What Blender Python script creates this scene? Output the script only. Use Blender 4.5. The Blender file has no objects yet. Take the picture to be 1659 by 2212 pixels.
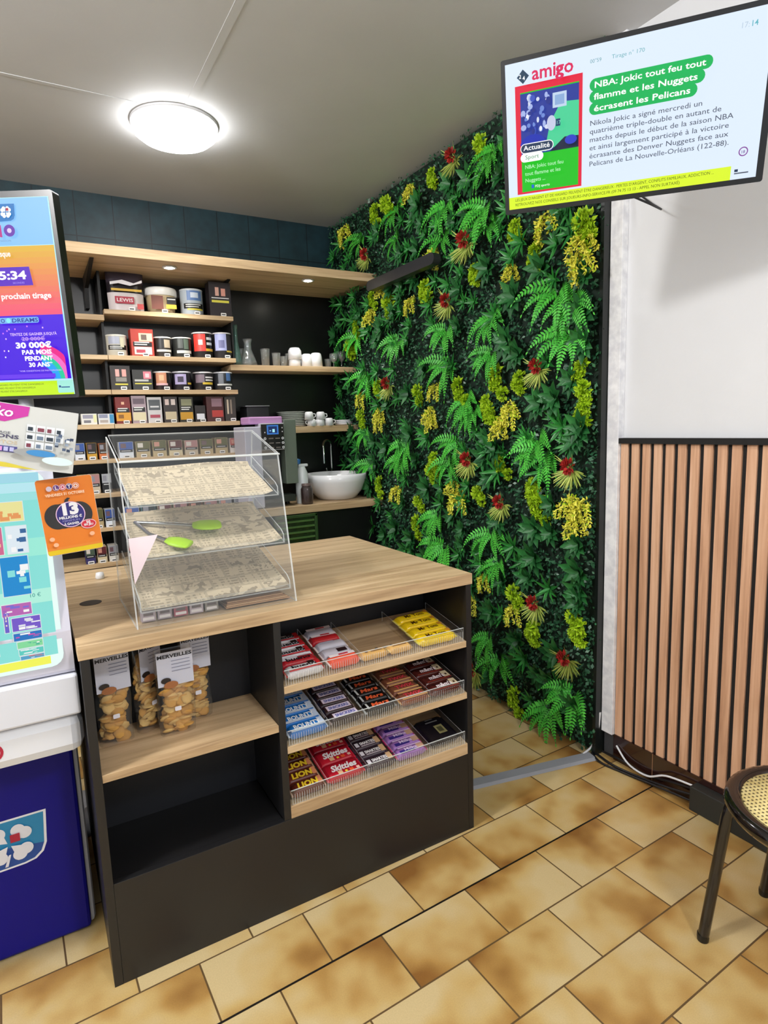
import bpy, math, random
import numpy as np
from mathutils import Matrix, Vector

# ------------------------------------------------------------------ camera
SC = bpy.context.scene
COL = SC.collection
W_IMG, H_IMG, FPX = 1659.0, 2212.0, 1315.0
YAW, PITCH, ROLL = (math.radians(a) for a in (29.865, -8.089, -1.879))
CAM = Vector((0.0, 0.0, 1.5))
_f = Vector((math.sin(YAW)*math.cos(PITCH), math.cos(YAW)*math.cos(PITCH), math.sin(PITCH)))
_r = Vector((math.cos(YAW), -math.sin(YAW), 0.0))
_u = _r.cross(_f)
R_, U_, F_ = _r*math.cos(ROLL)+_u*math.sin(ROLL), _u*math.cos(ROLL)-_r*math.sin(ROLL), _f
cam_data = bpy.data.cameras.new('camera')
cam = bpy.data.objects.new('camera', cam_data)
COL.objects.link(cam)
cam.matrix_world = Matrix(((R_.x, U_.x, -F_.x, CAM.x), (R_.y, U_.y, -F_.y, CAM.y), (R_.z, U_.z, -F_.z, CAM.z), (0, 0, 0, 1)))
cam_data.sensor_fit = 'VERTICAL'
cam_data.sensor_height = 24.0
cam_data.sensor_width = 18.0
cam_data.lens = FPX/H_IMG*24.0
cam_data.clip_start = 0.02
SC.camera = cam

# ------------------------------------------------------------------ world, lights, exposure
world = bpy.data.worlds.new('world'); SC.world = world; world.use_nodes = True
_bg = world.node_tree.nodes['Background']
_bg.inputs[0].default_value = (0.80, 0.90, 1.0, 1); _bg.inputs[1].default_value = 0.85
vs = SC.view_settings
vs.view_transform = 'Standard'; vs.look = 'None'; vs.gamma = 1.0; vs.use_curve_mapping = False
vs.exposure = 0.0
SC.cycles.transparent_max_bounces = 32
SC.cycles.max_bounces = 8
SC.cycles.sample_clamp_indirect = 4.0

def room_lamp(name, loc, radius, power, color=(1, 1, 1)):
    l = bpy.data.lights.new(name, 'POINT'); l.shadow_soft_size = radius; l.energy = power; l.color = color
    o = bpy.data.objects.new(name, l); COL.objects.link(o); o.location = loc
    return o
# the room's other ceiling lamps, beyond the frame
room_lamp('ceiling_lamp_source', (-1.1, 1.3, 2.72), 0.12, 150, (1.0, 0.985, 0.965))
room_lamp('ceiling_lamp_source', (0.8, -0.9, 2.74), 0.13, 105, (1.0, 0.985, 0.965))

# ------------------------------------------------------------------ helpers
def at(px, py, axis, val):
    """the point where the sight line of a pixel meets the plane axis = val"""
    d = F_+R_*((px-W_IMG/2)/FPX)-U_*((py-H_IMG/2)/FPX)
    t = (val-CAM[axis])/d[axis]
    return CAM+d*t

def lin(c):
    if isinstance(c, str):
        c = [int(c[i:i+2], 16)/255 for i in (0, 2, 4)]
    return tuple((x/12.92 if x <= 0.04045 else ((x+0.055)/1.055)**2.4) for x in c)+(1.0,)

_M = {}
def new_mat(key):
    m = bpy.data.materials.new(key); m.use_nodes = True
    return m, m.node_tree, m.node_tree.nodes['Principled BSDF']

def P(c, rough=0.5, metal=0.0, spec=0.5, bump=0.0, coat=0.0):
    """plain painted or printed surface with a faint procedural unevenness"""
    k = ('P', c, rough, metal, spec, bump, coat)
    if k in _M: return _M[k]
    m, nt, b = new_mat('surface_'+c)
    b.inputs['Base Color'].default_value = lin(c); b.inputs['Roughness'].default_value = rough
    b.inputs['Metallic'].default_value = metal; b.inputs['Specular IOR Level'].default_value = spec
    b.inputs['Coat Weight'].default_value = coat
    if bump:
        n = nt.nodes.new('ShaderNodeTexNoise'); n.inputs['Scale'].default_value = 90
        bp = nt.nodes.new('ShaderNodeBump'); bp.inputs['Strength'].default_value = bump; bp.inputs['Distance'].default_value = 0.004
        nt.links.new(n.outputs['Fac'], bp.inputs['Height']); nt.links.new(bp.outputs[0], b.inputs['Normal'])
    _M[k] = m; return m

def E(c, s=1.0):
    """something that gives off light itself: a screen or a lamp"""
    k = ('E', c, s)
    if k in _M: return _M[k]
    m, nt, b = new_mat('glowing_'+c)
    b.inputs['Base Color'].default_value = (0.01, 0.01, 0.01, 1); b.inputs['Roughness'].default_value = 0.4; b.inputs['Specular IOR Level'].default_value = 0.12
    b.inputs['Emission Color'].default_value = lin(c); b.inputs['Emission Strength'].default_value = s
    _M[k] = m; return m

def ramp(nt, stops):
    r = nt.nodes.new('ShaderNodeValToRGB')
    while len(r.color_ramp.elements) < len(stops): r.color_ramp.elements.new(0.5)
    for e, (p, c) in zip(r.color_ramp.elements, stops): e.position = p; e.color = lin(c)
    return r

def mth(nt, op, a, b=None):
    n = nt.nodes.new('ShaderNodeMath'); n.operation = op
    for i, x in enumerate((a, b)):
        if x is None: continue
        if isinstance(x, (int, float)): n.inputs[i].default_value = x
        else: nt.links.new(x, n.inputs[i])
    return n.outputs[0]

def wood_mat(name, dark, mid, light, axis=0, scale=1.0, rough=0.45):
    if name in _M: return _M[name]
    m, nt, b = new_mat(name)
    g = nt.nodes.new('ShaderNodeNewGeometry')
    mp = nt.nodes.new('ShaderNodeMapping'); nt.links.new(g.outputs['Position'], mp.inputs[0])
    s = [16*scale]*3; s[axis] = 1.1*scale
    mp.inputs['Scale'].default_value = s
    n1 = nt.nodes.new('ShaderNodeTexNoise'); n1.inputs['Scale'].default_value = 1.2; n1.inputs['Detail'].default_value = 8; n1.inputs['Distortion'].default_value = 0.8
    nt.links.new(mp.outputs[0], n1.inputs[0])
    mp2 = nt.nodes.new('ShaderNodeMapping'); nt.links.new(g.outputs['Position'], mp2.inputs[0])
    s2 = [150*scale]*3; s2[axis] = 5*scale; mp2.inputs['Scale'].default_value = s2
    n2 = nt.nodes.new('ShaderNodeTexNoise'); n2.inputs['Scale'].default_value = 1.0; n2.inputs['Detail'].default_value = 3
    nt.links.new(mp2.outputs[0], n2.inputs[0])
    f = mth(nt, 'ADD', mth(nt, 'MULTIPLY', n1.outputs['Fac'], 0.75), mth(nt, 'MULTIPLY', n2.outputs['Fac'], 0.25))
    r = ramp(nt, [(0.34, dark), (0.5, mid), (0.66, light)]); nt.links.new(f, r.inputs[0])
    nt.links.new(r.outputs[0], b.inputs['Base Color'])
    b.inputs['Roughness'].default_value = rough
    bp = nt.nodes.new('ShaderNodeBump'); bp.inputs['Strength'].default_value = 0.12; bp.inputs['Distance'].default_value = 0.002
    nt.links.new(n2.outputs['Fac'], bp.inputs['Height']); nt.links.new(bp.outputs[0], b.inputs['Normal'])
    _M[name] = m; return m
OAK = wood_mat('oak_laminate', 'A38663', 'C6A982', 'DAC09A')
SLATWOOD = wood_mat('slat_oak', 'A97E60', 'CB9E7E', 'DDB597', axis=2)

def clear_mat(name, tint=(1, 1, 1), body=0.0, body_col=(0.9, 0.93, 0.95), refl=0.9, rough=0.03):
    """thin clear sheet: lets light straight through, mirrors at grazing angles"""
    if name in _M: return _M[name]
    m = bpy.data.materials.new(name); m.use_nodes = True; nt = m.node_tree; nt.nodes.clear()
    out = nt.nodes.new('ShaderNodeOutputMaterial')
    tr = nt.nodes.new('ShaderNodeBsdfTransparent'); tr.inputs[0].default_value = (*tint, 1)
    gl = nt.nodes.new('ShaderNodeBsdfGlossy'); gl.inputs['Roughness'].default_value = rough
    fr = nt.nodes.new('ShaderNodeLayerWeight'); fr.inputs[0].default_value = 0.5
    df = nt.nodes.new('ShaderNodeBsdfDiffuse'); df.inputs[0].default_value = (*body_col, 1)
    m1 = nt.nodes.new('ShaderNodeMixShader'); m1.inputs[0].default_value = body
    nt.links.new(tr.outputs[0], m1.inputs[1]); nt.links.new(df.outputs[0], m1.inputs[2])
    m2 = nt.nodes.new('ShaderNodeMixShader')
    nt.links.new(mth(nt, 'MINIMUM', mth(nt, 'ADD', mth(nt, 'MULTIPLY', mth(nt, 'POWER', fr.outputs[1], 4.0), 0.35*refl), 0.03*refl), 1.0), m2.inputs[0])
    nt.links.new(m1.outputs[0], m2.inputs[1]); nt.links.new(gl.outputs[0], m2.inputs[2])
    nt.links.new(m2.outputs[0], out.inputs[0])
    _M[name] = m; return m
ACRYL = clear_mat('clear_acrylic', (0.985, 0.99, 0.99), 0.018, refl=0.9)
ACRYL_EDGE = clear_mat('acrylic_edge_painted_glow', (0.9, 0.95, 0.95), 0.5, (0.95, 0.97, 0.97))  # whitish body colour stands in for light piped to the sheet edges
RIB = clear_mat('moulded_acrylic_rib', (0.97, 0.98, 0.98), 0.38)
GLASS = clear_mat('drinking_glass', (0.95, 0.97, 0.97), 0.07, refl=2.6)
FILM = clear_mat('cellophane_film', (0.98, 0.97, 0.95), 0.03, refl=1.5, rough=0.08)

class MB:
    """collects faces; build() links them as ONE mesh object"""
    def __init__(s, M=None): s.v = []; s.f = []; s.m = []; s.s = []; s.mats = []; s.M = M
    def mi(s, mat):
        if mat not in s.mats: s.mats.append(mat)
        return s.mats.index(mat)
    def add(s, vs_, fs, mat, smooth=False, M=None):
        b = len(s.v)
        M = M if M is not None else s.M
        if M is not None: vs_ = [tuple(M @ Vector(p)) for p in vs_]
        s.v.extend([tuple(p) for p in vs_]); i = s.mi(mat)
        for f in fs: s.f.append(tuple(b+k for k in f)); s.m.append(i); s.s.append(smooth)
    def box(s, x0, x1, y0, y1, z0, z1, mat, M=None, mats=None):
        v = [(x, y, z) for x in (x0, x1) for y in (y0, y1) for z in (z0, z1)]
        fs = [(0, 1, 3, 2), (4, 6, 7, 5), (0, 4, 5, 1), (2, 3, 7, 6), (0, 2, 6, 4), (1, 5, 7, 3)]
        if mats is None: s.add(v, fs, mat, M=M)
        else:
            for f, mm in zip(fs, mats): s.add(v, [f], mm or mat, M=M)
    def rbox(s, x0, x1, y0, y1, z0, z1, mat, r=0.01, n=4, axis='y', M=None):
        """box with its corners rounded as seen along an axis"""
        a0, a1, b0, b1 = {'y': (x0, x1, z0, z1), 'z': (x0, x1, y0, y1), 'x': (y0, y1, z0, z1)}[axis]
        pts = rrect_pts(a0, b0, a1, b1, r, n)
        s.extrude(pts, {'y': (y0, y1), 'z': (z0, z1), 'x': (x0, x1)}[axis], mat, axis, M=M)
    def extrude(s, pts, rng, mat, axis='y', M=None, side=None):
        f3 = {'y': lambda a, b, c: (a, c, b), 'z': lambda a, b, c: (a, b, c), 'x': lambda a, b, c: (c, a, b)}[axis]
        n = len(pts)
        v = [f3(a, b, rng[0]) for a, b in pts]+[f3(a, b, rng[1]) for a, b in pts]
        fs = [tuple(range(n)), tuple(range(2*n-1, n-1, -1))]
        s.add(v, fs, mat, M=M)
        s.add(v, [(i, i+n, (i+1) % n+n, (i+1) % n) for i in range(n)], side or mat, smooth=False, M=M)
    def lathe(s, prof, c=(0, 0, 0), n=24, mat=None, M=None, cap=(True, True), smooth=True):
        v = []; k = len(prof)
        for i in range(n):
            a = 2*math.pi*i/n
            for r, z in prof: v.append((c[0]+r*math.cos(a), c[1]+r*math.sin(a), c[2]+z))
        fs = [(i*k+j, ((i+1) % n)*k+j, ((i+1) % n)*k+j+1, i*k+j+1) for i in range(n) for j in range(k-1)]
        s.add(v, fs, mat, smooth, M=M)
        caps = []
        if cap[0] and prof[0][0] > 1e-6: caps.append([(c[0]+prof[0][0]*math.cos(2*math.pi*i/n), c[1]+prof[0][0]*math.sin(2*math.pi*i/n), c[2]+prof[0][1]) for i in range(n)][::-1])
        if cap[1] and prof[-1][0] > 1e-6: caps.append([(c[0]+prof[-1][0]*math.cos(2*math.pi*i/n), c[1]+prof[-1][0]*math.sin(2*math.pi*i/n), c[2]+prof[-1][1]) for i in range(n)])
        for cp in caps: s.add(cp, [tuple(range(n))], mat, M=M)
    def tube(s, pts, r, mat, n=10, M=None, closed=False):
        pts = [Vector(p) for p in pts]; k = len(pts); rings = []
        rr = r if isinstance(r, (list, tuple)) else [r]*k
        up = Vector((0, 0, 1)); prev = None
        for i, p in enumerate(pts):
            if closed: d = pts[(i+1) % k]-pts[i-1]
            else: d = pts[min(i+1, k-1)]-pts[max(i-1, 0)]
            d.normalize()
            a = prev if prev is not None else (up if abs(d.dot(up)) < 0.95 else Vector((1, 0, 0)))
            e1 = (a-d*a.dot(d)).normalized(); e2 = d.cross(e1); prev = e1
            rings += [tuple(p+(e1*math.cos(2*math.pi*j/n)+e2*math.sin(2*math.pi*j/n))*rr[i]) for j in range(n)]
        fs = [(i*n+j, i*n+(j+1) % n, ((i+1) % k)*n+(j+1) % n, ((i+1) % k)*n+j) for i in range(k if closed else k-1) for j in range(n)]
        s.add(rings, fs, mat, True, M=M)
        if not closed:
            s.add(rings[:n], [tuple(range(n))[::-1]], mat, M=M); s.add(rings[-n:], [tuple(range(n))], mat, M=M)
    def build(s, name, parent=None, world=False, bevel=0.0, label=None, kind=None):
        me = bpy.data.meshes.new(name)
        v = s.v
        if world and parent is not None:
            Mi = WM[parent.name].inverted(); v = [tuple(Mi @ Vector(p)) for p in v]
        off = Vector((0, 0, 0))
        me.from_pydata(v, [], s.f)
        for m in s.mats: me.materials.append(m)
        me.polygons.foreach_set('material_index', s.m)
        me.polygons.foreach_set('use_smooth', s.s)
        me.update()
        o = bpy.data.objects.new(name, me); COL.objects.link(o)
        if parent is not None: o.parent = parent
        if bevel:
            bv = o.modifiers.new('edges', 'BEVEL'); bv.width = bevel; bv.segments = 2; bv.limit_method = 'ANGLE'; bv.angle_limit = math.radians(50)
        if label: o['label'] = label
        if kind: o['kind'] = kind
        return o

WM = {}
def thing(name, label, cat, loc=(0, 0, 0), rz=0.0, group=None, M=None):
    """an Empty at the base of a thing, parent of its parts"""
    o = bpy.data.objects.new(name, None); COL.objects.link(o); o.empty_display_size = 0.05
    if M is None: M = Matrix.Translation(Vector(loc)) @ Matrix.Rotation(rz, 4, 'Z')
    o.matrix_world = M; WM[o.name] = M.copy()
    tag(o, label, cat, group); return o
def tag(o, label, cat, group=None):
    o['label'] = label; o['category'] = cat
    if group: o['group'] = group
    return o
def struct(o): o['kind'] = 'structure'; return o
def place(o, loc, rz=0.0, M=None):
    if M is None: M = Matrix.Translation(Vector(loc)) @ Matrix.Rotation(rz, 4, 'Z')
    o.matrix_world = M; WM[o.name] = M.copy(); return o
def copy_tree(o, parent=None):
    c = o.copy(); COL.objects.link(c)
    if parent is not None: c.parent = parent
    for ch in [x for x in o.children]: copy_tree(ch, c)
    return c
def frame(origin, h, v):
    """a matrix whose x runs along h, z along v and y away from the viewer's side"""
    h = Vector(h).normalized(); v = Vector(v); v = (v-h*v.dot(h)).normalized(); y = v.cross(h)
    o = Vector(origin)
    return Matrix(((h.x, y.x, v.x, o.x), (h.y, y.y, v.y, o.y), (h.z, y.z, v.z, o.z), (0, 0, 0, 1)))

def rrect_pts(x0, y0, x1, y1, r, n=4):
    r = min(r, (x1-x0)/2-1e-5, (y1-y0)/2-1e-5); out = []
    for cx, cy, a0 in ((x1-r, y0+r, -90), (x1-r, y1-r, 0), (x0+r, y1-r, 90), (x0+r, y0+r, 180)):
        for i in range(n+1):
            a = math.radians(a0+90*i/n); out.append((cx+r*math.cos(a), cy+r*math.sin(a)))
    return out
def ell_pts(cx, cy, rx, ry=None, n=24, a0=0, a1=360):
    ry = ry or rx
    k = n if a1-a0 >= 360 else n+1
    return [(cx+rx*math.cos(math.radians(a0+(a1-a0)*i/n)), cy+ry*math.sin(math.radians(a0+(a1-a0)*i/n))) for i in range(k)]

_T = {}
def text_mesh(s, bold=0.0, align='LEFT'):
    k = (s, bold, align)
    if k not in _T:
        cu = bpy.data.curves.new('t', 'FONT'); cu.body = s; cu.size = 1.0; cu.align_x = align
        cu.offset = bold; cu.resolution_u = 2
        ob = bpy.data.objects.new('t', cu); me = bpy.data.meshes.new_from_object(ob)
        _T[k] = ([(v.co.x, v.co.y) for v in me.vertices], [tuple(p.vertices) for p in me.polygons])
        bpy.data.objects.remove(ob); bpy.data.curves.remove(cu); bpy.data.meshes.remove(me)
    return _T[k]

class Art:
    """flat printed or lit shapes laid over a surface; x right, z up, towards -y"""
    def __init__(s, M=None, mb=None, step=0.00025, start=0.0002): s.mb = mb or MB(); s.M = M; s.w = start; s.st = step
    def poly(s, pts, mat):
        a = sum(pts[i][0]*pts[(i+1) % len(pts)][1]-pts[(i+1) % len(pts)][0]*pts[i][1] for i in range(len(pts)))
        if a < 0: pts = pts[::-1]
        s.mb.add([(p[0], -s.w, p[1]) for p in pts], [tuple(range(len(pts)))], mat, M=s.M); s.w += s.st; return s
    def rect(s, x0, y0, x1, y1, mat, r=0.0):
        return s.poly(rrect_pts(x0, y0, x1, y1, r) if r else [(x0, y0), (x1, y0), (x1, y1), (x0, y1)], mat)
    def ell(s, cx, cy, rx, ry, mat, n=24): return s.poly(ell_pts(cx, cy, rx, ry, n), mat)
    def text(s, t, x, y, size, mat, bold=0.0, align='LEFT', width=None, slant=0.0, rot=0.0):
        vs_, fs = text_mesh(t, bold, align)
        kx = 1.0
        if width:
            w = max(p[0] for p in vs_)-min(p[0] for p in vs_); kx = width/(w*size)
        c, q = math.cos(rot), math.sin(rot); out = []
        for a, b in vs_:
            a2, b2 = (a*kx+b*slant)*size, b*size
            out.append((x+a2*c-b2*q, -s.w, y+a2*q+b2*c))
        s.mb.add(out, fs, mat, M=s.M); s.w += s.st; return s
    def build(s, *a, **k): return s.mb.build(*a, **k)
FACE_UP = Matrix.Rotation(-math.pi/2, 4, 'X')    # turns a drawing so that it faces up
BLACK_LAM = P('161618', 0.42, spec=0.5)
WHITE_P = P('F1F1F3', 0.35)
CHROME = P('C8CACC', 0.15, 1.0)
BLK = P('0C0C0D', 0.35)

# ------------------------------------------------------------------ room
XW, YB, ZC = 2.13, 4.24, 2.945        # right wall, back wall, ceiling
def floor_mat():
    m, nt, b = new_mat('glazed_stoneware_tiles'); N = nt.nodes.new; L = nt.links.new
    g = N('ShaderNodeNewGeometry'); mp = N('ShaderNodeMapping'); mp.vector_type = 'TEXTURE'
    mp.inputs['Location'].default_value = (1.5, 1.245, 0); mp.inputs['Rotation'].default_value = (0, 0, math.radians(2.0))
    L(g.outputs['Position'], mp.inputs[0])
    sx = N('ShaderNodeSeparateXYZ'); L(mp.outputs[0], sx.inputs[0])
    v = mth(nt, 'DIVIDE', sx.outputs[1], 0.207); row = mth(nt, 'FLOOR', v); fv = mth(nt, 'SUBTRACT', v, row)
    odd = mth(nt, 'ABSOLUTE', mth(nt, 'MODULO', row, 2.0))
    u = mth(nt, 'ADD', mth(nt, 'ADD', mth(nt, 'DIVIDE', sx.outputs[0], 0.32), 0.29), mth(nt, 'MULTIPLY', odd, 0.5))
    col = mth(nt, 'FLOOR', u); fu = mth(nt, 'SUBTRACT', u, col)
    du = mth(nt, 'MULTIPLY', mth(nt, 'MINIMUM', fu, mth(nt, 'SUBTRACT', 1.0, fu)), 0.32)
    dv = mth(nt, 'MULTIPLY', mth(nt, 'MINIMUM', fv, mth(nt, 'SUBTRACT', 1.0, fv)), 0.207)
    d = mth(nt, 'MINIMUM', du, dv)
    joint = mth(nt, 'LESS_THAN', d, 0.0025)
    groove = mth(nt, 'LESS_THAN', mth(nt, 'ABSOLUTE', mth(nt, 'SUBTRACT', sx.outputs[1], 0.207)), 0.0034)
    cid = N('ShaderNodeCombineXYZ'); L(col, cid.inputs[0]); L(row, cid.inputs[1])
    wn = N('ShaderNodeTexWhiteNoise'); wn.noise_dimensions = '2D'; L(cid.outputs[0], wn.inputs['Vector'])
    sc = N('ShaderNodeSeparateColor'); L(wn.outputs['Color'], sc.inputs[0])
    off = N('ShaderNodeVectorMath'); off.operation = 'MULTIPLY_ADD'
    L(wn.outputs['Color'], off.inputs[0]); off.inputs[1].default_value = (30, 30, 30); L(mp.outputs[0], off.inputs[2])
    n1 = N('ShaderNodeTexNoise'); n1.inputs['Scale'].default_value = 6.5; n1.inputs['Detail'].default_value = 2.2; n1.inputs['Roughness'].default_value = 0.45
    L(off.outputs[0], n1.inputs[0])
    # each tile's glaze browns towards one of its sides
    su = mth(nt, 'SUBTRACT', mth(nt, 'MULTIPLY', mth(nt, 'GREATER_THAN', sc.outputs[0], 0.5), 2.0), 1.0)
    sv = mth(nt, 'SUBTRACT', mth(nt, 'MULTIPLY', mth(nt, 'GREATER_THAN', sc.outputs[1], 0.45), 2.0), 1.0)
    gr = mth(nt, 'ADD', mth(nt, 'MULTIPLY', mth(nt, 'SUBTRACT', fu, 0.5), su), mth(nt, 'MULTIPLY', mth(nt, 'SUBTRACT', fv, 0.5), sv))
    f = mth(nt, 'ADD', mth(nt, 'ADD', mth(nt, 'MULTIPLY', n1.outputs['Fac'], 1.15), mth(nt, 'MULTIPLY', gr, 0.30)), mth(nt, 'MULTIPLY', mth(nt, 'SUBTRACT', sc.outputs[2], 0.5), 0.14))
    r = ramp(nt, [(0.36, 'D0B988'), (0.58, 'C7A86B'), (0.76, 'B0884A'), (1.0, '875C2A')]); L(f, r.inputs[0])
    n2 = N('ShaderNodeTexNoise'); n2.inputs['Scale'].default_value = 260; L(g.outputs['Position'], n2.inputs[0])
    mx = N('ShaderNodeMix'); mx.data_type = 'RGBA'; mx.blend_type = 'MULTIPLY'; mx.inputs[0].default_value = 0.22
    L(r.outputs[0], mx.inputs[6]); L(n2.outputs['Fac'], mx.inputs[7])
    m2 = N('ShaderNodeMix'); m2.data_type = 'RGBA'; L(joint, m2.inputs[0]); L(mx.outputs[2], m2.inputs[6]); m2.inputs[7].default_value = lin('5A4529')
    m3 = N('ShaderNodeMix'); m3.data_type = 'RGBA'; L(groove, m3.inputs[0]); L(m2.outputs[2], m3.inputs[6]); m3.inputs[7].default_value = lin('120D08')
    L(m3.outputs[2], b.inputs['Base Color']); b.inputs['Roughness'].default_value = 0.38
    bp = N('ShaderNodeBump'); bp.inputs['Strength'].default_value = 0.5; bp.inputs['Distance'].default_value = 0.002
    h = mth(nt, 'SUBTRACT', mth(nt, 'MULTIPLY', n1.outputs['Fac'], 0.2), joint); L(h, bp.inputs['Height']); L(bp.outputs[0], b.inputs['Normal'])
    return m
def plaster_mat(name, c1, c2, scale=3.0, rough=0.7, bump=0.15):
    m, nt, b = new_mat(name)
    g = nt.nodes.new('ShaderNodeNewGeometry')
    n = nt.nodes.new('ShaderNodeTexNoise'); n.inputs['Scale'].default_value = scale; n.inputs['Detail'].default_value = 4
    nt.links.new(g.outputs['Position'], n.inputs[0])
    r = ramp(nt, [(0.35, c1), (0.65, c2)]); nt.links.new(n.outputs['Fac'], r.inputs[0]); nt.links.new(r.outputs[0], b.inputs['Base Color'])
    b.inputs['Roughness'].default_value = rough
    n2 = nt.nodes.new('ShaderNodeTexNoise'); n2.inputs['Scale'].default_value = scale*25; nt.links.new(g.outputs['Position'], n2.inputs[0])
    bp = nt.nodes.new('ShaderNodeBump'); bp.inputs['Strength'].default_value = bump; bp.inputs['Distance'].default_value = 0.003
    nt.links.new(n2.outputs['Fac'], bp.inputs['Height']); nt.links.new(bp.outputs[0], b.inputs['Normal'])
    return m
CEIL = plaster_mat('ceiling_paint', 'C4C5C6', 'CBCCCD', 1.5)
WALLP = plaster_mat('white_wall_paint', 'D6D7DA', 'DBDCDF', 2.0)
def tile_wall_mat():
    m, nt, b = new_mat('teal_painted_tiles')
    g = nt.nodes.new('ShaderNodeNewGeometry'); sx = nt.nodes.new('ShaderNodeSeparateXYZ'); nt.links.new(g.outputs['Position'], sx.inputs[0])
    def dist(o, step, off):
        a = mth(nt, 'FRACT', mth(nt, 'DIVIDE', mth(nt, 'ADD', o, off), step))
        return mth(nt, 'MULTIPLY', mth(nt, 'MINIMUM', a, mth(nt, 'SUBTRACT', 1.0, a)), step)
    d = mth(nt, 'MINIMUM', dist(sx.outputs[0], 0.214, -0.371+0.428), dist(sx.outputs[2], 0.262, -2.689+5.24))
    j = mth(nt, 'LESS_THAN', d, 0.003)
    n = nt.nodes.new('ShaderNodeTexNoise'); n.inputs['Scale'].default_value = 14; nt.links.new(g.outputs['Position'], n.inputs[0])
    r = ramp(nt, [(0.3, '10282F'), (0.7, '18353D')]); nt.links.new(n.outputs['Fac'], r.inputs[0])
    mx = nt.nodes.new('ShaderNodeMix'); mx.data_type = 'RGBA'; nt.links.new(j, mx.inputs[0]); nt.links.new(r.outputs[0], mx.inputs[6]); mx.inputs[7].default_value = lin('08181D')
    nt.links.new(mx.outputs[2], b.inputs['Base Color']); b.inputs['Roughness'].default_value = 0.45
    bp = nt.nodes.new('ShaderNodeBump'); bp.inputs['Strength'].default_value = 0.6; bp.inputs['Distance'].default_value = 0.003
    nt.links.new(mth(nt, 'SUBTRACT', 1.0, j), bp.inputs['Height']); nt.links.new(bp.outputs[0], b.inputs['Normal'])
    return m

XL, YF = -1.9, -1.9
mb = MB(); mb.box(XL, XW+0.1, YF, YB+0.1, -0.06, 0, floor_mat()); struct(mb.build('floor'))
mb = MB(); mb.box(XL, XW+0.1, YF, YB+0.1, ZC, ZC+0.06, CEIL); struct(mb.build('ceiling'))
mb = MB(); mb.box(XW, XW+0.1, YF, YB+0.1, 0, ZC, WALLP); struct(mb.build('wall_right'))
mb = MB(); mb.box(XL, XW, YB, YB+0.1, 0, ZC, tile_wall_mat()); struct(mb.build('wall_back'))
mb = MB(); mb.box(XL-0.1, XL, YF, YB+0.1, 0, ZC, WALLP); struct(mb.build('wall_left'))

# painted post between the plants and the slats, and the dark tiled skirting
POSTM = plaster_mat('scuffed_white_paint', 'DCDCE1', 'F6F6F8', 26.0, 0.6, 0.5)
mb = MB(); mb.box(2.095, XW, 1.697, 1.755, 0.115, ZC, POSTM); mb.box(2.110, XW, 1.7, 1.75, 0.0, 0.115, P('3A3A3C', 0.6))
struct(mb.build('trim_1', bevel=0.002))
SKIRT = P('2A1511', 0.12, coat=0.5)
sk = MB(); sk.box(2.105, XW, YF, 1.695, 0, 0.118, SKIRT)
for k in range(12):
    y = 1.50-0.30*k; sk.box(2.1043, 2.1056, y-0.001, y+0.001, 0, 0.1185, P('A87C5A', 0.5))
struct(sk.build('baseboard_right', bevel=0.001))

# raised cable lines across the ceiling to the lamp
mb = MB(); mb.box(-1.8, 0.56, 3.038, 3.058, ZC-0.002, ZC+0.001, CEIL); struct(mb.build('trim_2'))
mb = MB(); mb.box(-0.016, 0.016, 0, 1, ZC-0.002, ZC+0.001, CEIL, M=Matrix(((1, (0.758-0.77)/0.8, 0, 0.78), (0, 3.0, 0, 0.0), (0, 0, 1, 0), (0, 0, 0, 1))))
struct(mb.build('trim_3'))

# wood slat panel
SLB = P('0B0A0A', 0.8)
sp = thing('slat_panel', 'vertical oak slat wainscot panel with black backing on the white wall', 'wall panel', (2.12, 1.0, 0))
mb = MB(); mb.box(2.119, 2.1295, 0.30, 1.695, 0.118, 1.395, SLB); mb.build('backing_board', sp, world=True)
mb = MB(); mb.box(2.096, 2.1295, 0.30, 1.695, 1.395, 1.417, SLB); mb.build('top_trim', sp, world=True)
slat_mb = MB(); slat_mb.box(-0.010, 0, -0.0172, 0.0172, 0.118, 1.395, SLATWOOD)
first = None
for k in range(27):
    y = 1.677-0.0513*k
    if first is None: o = slat_mb.build('slat', sp, bevel=0.0015); first = o
    else: o = first.copy(); COL.objects.link(o); o.parent = sp
    o.location = (-0.0005, y-1.0, 0)

# ------------------------------------------------------------------ top shelf, back panels, worktop
bu = thing('bar_back_unit', 'black back bar unit with oak canopy, glass shelf, plate shelf and sink worktop', 'shelf unit', (1.2, 3.9, 0))
PANEL = P('0D0D0E', 0.3, spec=0.45)
mb = MB(); mb.box(-0.9, XW-0.001, YB-0.04, YB-0.001, 0.0, 2.436, PANEL); mb.build('back_panel', bu, world=True)
mb = MB(); mb.box(-0.9, XW-0.001, 3.63, YB-0.001, 2.436, 2.488, OAK); mb.build('canopy', bu, world=True, bevel=0.001)
mb = MB(); mb.box(1.175, XW-0.001, 3.97, YB-0.041, 1.885, 1.921, OAK); mb.build('glass_shelf', bu, world=True, bevel=0.001)
mb = MB(); mb.box(1.52, XW-0.001, 3.97, YB-0.041, 1.468, 1.512, OAK); mb.build('plate_shelf', bu, world=True, bevel=0.001)
mb = MB(); mb.box(1.215, XW-0.001, 3.645, YB-0.041, 0.955, 1.003, OAK); mb.build('worktop', bu, world=True, bevel=0.001)
mb = MB(); mb.box(1.215, XW-0.001, 3.68, YB-0.041, 0.0, 0.955, PANEL); mb.build('cabinet_front', bu, world=True)

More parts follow.
